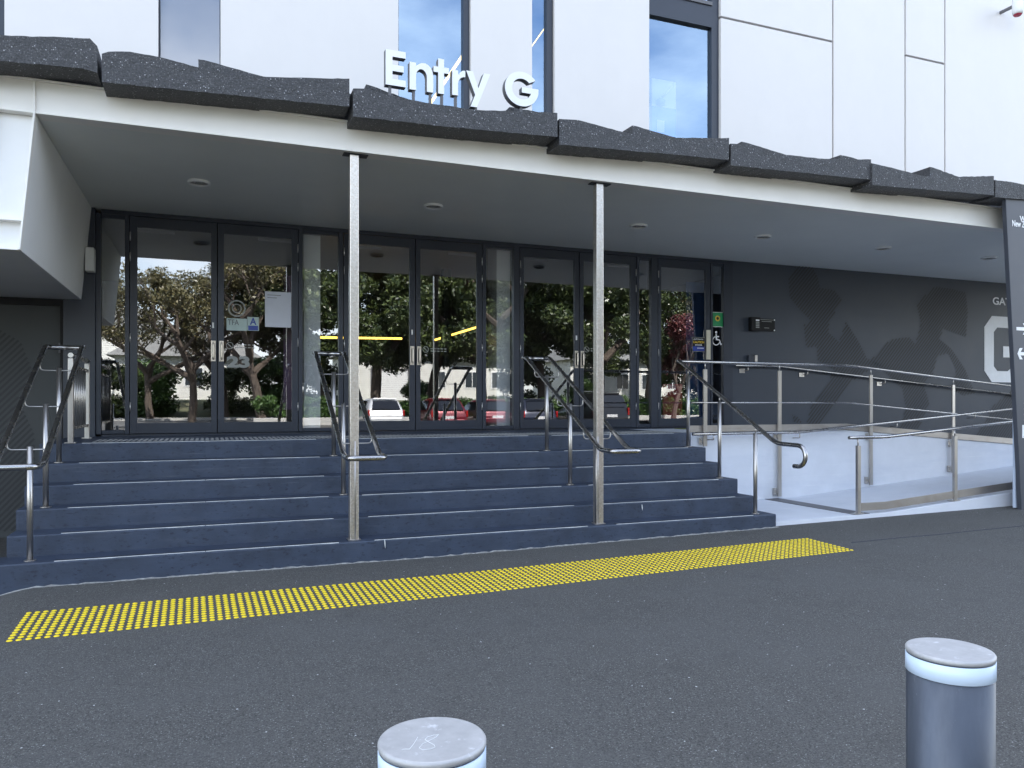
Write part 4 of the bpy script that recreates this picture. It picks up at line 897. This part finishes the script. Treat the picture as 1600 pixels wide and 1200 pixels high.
# houses
def house(label, px, Yv, wd, dp, ht, roofh, chim=None, garage=False):
    p = mx_(px, Yv); z0 = zg(0, p.y); t = thing('house', label, 'house', None, loc=(p.x, p.y, z0)); f_ = 0
    MB().box(-wd/2, wd/2, -dp, 0, -.8, ht).build('wall', 'house', t)
    b_ = MB(); z = 0
    while z < ht-.1: b_.prism([(-wd/2, z), (wd/2, z), (wd/2, z+.14), (-wd/2, z+.14)], .006, .03); z += .16
    b_.build('weatherboard', 'house', t, kind='stuff')
    r_ = MB(); o_ = .5; v = [(-wd/2-o_, o_, ht), (wd/2+o_, o_, ht), (wd/2+o_, -dp-o_, ht), (-wd/2-o_, -dp-o_, ht), (-wd/4, -dp/2, ht+roofh), (wd/4, -dp/2, ht+roofh)]
    r_.v = v; r_.f = [(0,1,5,4), (1,2,5), (2,3,4,5), (3,0,4), (3,2,1,0)]; rf = r_.build('roof', 'roof', t)
    if chim: c_ = box('chimney', 'brick', rf, chim-.22, chim+.22, -dp/2+1.2, -dp/2+1.8, ht+.6, ht+roofh+.6); box('chimney_cap', 'brick', rf, chim-.33, chim+.33, -dp/2+1.13, -dp/2+1.87, ht+roofh+.602, ht+roofh+.75)
    if garage:
        d_ = MB()
        for k in range(14): d_.box(-1.3, 1.3, .035, .06+.01*(k % 2), .02+k*.16, .17+k*.16)
        d_.build('garage_door', 'plaster', t); MB().box(-1.5, 1.5, .03, .05, -.02, 2.4).build('garage_surround', 'dgrey', t)
    else:
        for x in (-wd*.3, wd*.05, wd*.33):
            wf = box('window', 'plaster', t, x-.65, x+.65, .032, .07, .9, 2.3, bevel=.01); box('pane', 'window', wf, x-.55, x-.03, .071, .08, 1.0, 2.2); box('pane', 'window', wf, x+.03, x+.55, .071, .08, 1.0, 2.2)
    return t
house('white weatherboard cottage with a red brick chimney across the street', 292, 58, 9, 8, 3.0, 2.2, chim=.4)
house('two storey white house at the left end of the street', 172, 66, 9, 8, 5.2, 2.0)
house('white garage building with a ribbed door across the street', 610, 57, 6.5, 7, 3.4, 1.2, garage=True)
house('white rendered house behind the hedge right of the garage', 730, 58, 8, 8, 3.2, 1.8)
house('white house partly hidden by trees toward the right of the street', 965, 58, 9, 8, 3.4, 2.2)
house('pale cottage at the right end of the street', 1085, 60, 8, 8, 3.2, 2.0)
# street lamp
p = mx_(679, 44); t = thing('street_lamp', 'slim grey street lamp across the street', 'street lamp', loc=(p.x, p.y, zg(0,p.y)))
MB().tube([(0,0,-.2), (0,0,7.5)], .08, 12, r2=.05).build('pole', 'stud', t, smooth=True); MB().box(-.05, .05, 0, .9, 7.4, 7.5).build('arm', 'stud', t, .02); MB().box(-.12, .12, .7, 1.25, 7.32, 7.42).build('lamp_head', 'plaster', t, .03)
# cars, backs to the building
def car(label, px, Yv, c, tall=1.45, wd=1.74, L=4.1, kind='hatch'):
    p = mx_(px, Yv); t = thing('parked_car', label, 'car', 'cars parked across the forecourt', loc=(p.x, p.y, zg(0, p.y)))
    pm = paint('car_paint', c); hw = wd/2
    # sections along -Y (rear at y=0, nose at y=-L): y, z floor, z belt, z top, half width belt, half width top
    hb = tall*.62
    sec = [(0.02,.42,.60,.64,hw*.86,hw*.82),(-.02,.30,hb*.72,hb*.78,hw*.95,hw*.9),(-.07,.25,hb*.97,hb*1.0,hw*.97,hw*.86),(-.42,.22,hb*1.02,tall*.93,hw,hw*.74),(-.62,.2,hb*1.02,tall*.975,hw,hw*.73),(-1.2,.2,hb,tall,hw,hw*.73),(-2.1,.2,hb*.97,tall*.985,hw,hw*.72),(-2.55,.2,hb*.95,tall*.92,hw,hw*.7),(-3.15,.2,hb*.93,hb*.99,hw*.98,hw*.86),(-L+.25,.22,hb*.78,hb*.84,hw*.93,hw*.8),(-L,.3,hb*.5,hb*.55,hw*.8,hw*.7)]
    if kind == 'suv': sec[3] = (-.22,.3,hb*1.02,tall*.9,hw,hw*.8); sec[4] = (-.40,.3,hb*1.02,tall*.99,hw,hw*.78)
    v = []; f = []
    for y, z0, zb_, zt_, a, b in sec:
        v += [(-a*.92, y, z0), (-a, y, z0+(zb_-z0)*.45), (-a*.97, y, zb_), (-b, y, zt_-.04), (-b*.8, y, zt_), (b*.8, y, zt_), (b, y, zt_-.04), (a*.97, y, zb_), (a, y, z0+(zb_-z0)*.45), (a*.92, y, z0)]
    R = 10
    for i in range(len(sec)-1):
        for k in range(R): a = i*R+k; b = i*R+(k+1) % R; f.append((a, b, b+R, a+R))
    f.append(tuple(range(R-1,-1,-1))); f.append(tuple((len(sec)-1)*R+k for k in range(R)))
    me = bpy.data.meshes.new('body'); me.from_pydata(v, [], f); me.materials.append(pm); me.polygons.foreach_set('use_smooth', [True]*len(me.polygons)); me.update()
    body = link('body', me, t); sb = body.modifiers.new('s', 'SUBSURF'); sb.levels = 1; sb.render_levels = 2
    yr = sec[2][0]; y3 = sec[3][0]
    q = MB(); q.quadn([(-hw*.74, yr+.035, hb*1.03), (hw*.74, yr+.035, hb*1.03), (hw*.62, y3+.06, tall*.90), (-hw*.62, y3+.06, tall*.90)])
    i0 = len(q.v); q.quadn([(hw*.74, yr-.3, hb*1.03), (-hw*.74, yr-.3, hb*1.03), (-hw*.62, y3-.3, tall*.88), (hw*.62, y3-.3, tall*.88)]); q.f += [(0,3,6,5),(1,4,7,2),(3,2,7,6),(0,5,4,1)]
    q.build('rear_window', 'carglass', t)
    for s in (-1, 1):
        MB().quadn([(s*hw*.985, y, z) for y, z in ((-.75,hb*1.03),(-2.75,hb*1.0))]+[(s*hw*.79, y, z) for y, z in ((-2.2,tall*.91),(-.85,tall*.9))]).build('side_window', 'carglass', t)
        tlm = MB().box(s*hw*.94-.07, s*hw*.94+.01, -.14, .02, hb*.70, hb*1.0) if s > 0 else MB().box(s*hw*.94-.01, s*hw*.94+.07, -.14, .02, hb*.70, hb*1.0)
        tlm.build('tail_lamp', 'lred', t, .02)
        for y in (-.75, -L+.8):
            wh = MB().tube([(s*(hw-.2), y, .32), (s*(hw-.005), y, .32)], .32, 24).build('wheel', 'tyre', t, smooth=True); MB().tube([(s*(hw-.02), y, .32), (s*(hw+.004), y, .32)], .2, 20).build('rim', 'stud', wh, smooth=True)
    MB().box(-.26, .26, .0, .045, hb*.62, hb*.62+.12).build('number_plate', 'plate', t); MB().box(-hw*.82, hw*.82, -.05, .06, .34, .56).build('rear_bumper', pm if kind != 'suv' else 'black', t, .04)
    MB().tube([(0, yr+.05, hb*1.04), (-.25, yr+.0, hb*1.14)], .01, 6).build('wiper', 'rubber', t)
    if kind == 'suv': 
        for s in (-1,1): MB().tube([(s*hw*.68, -.5, tall+.05), (s*hw*.68, -2.2, tall+.05)], .02, 8).build('roof_rail', 'stud', t)
    MB().box(-hw*.6, hw*.6, -.5, -.34, tall*.955, tall*.985).build('spoiler', pm, t, .02)
car('silver hatchback with its rear window toward the building', 604, 34, (.62,.63,.64))
car('red hatchback beside the silver one', 703, 32, (.13,.004,.012), 1.5, L=4.2)
car('second red car beside the red hatchback', 778, 33, (.13,.006,.016), 1.42, L=4.4)
car('dark blue car parked right of the red cars', 845, 31, (.012,.016,.035), 1.5)
car('black sport utility vehicle with roof rails', 956, 30, (.010,.010,.012), 1.78, 1.88, 4.7, 'suv')
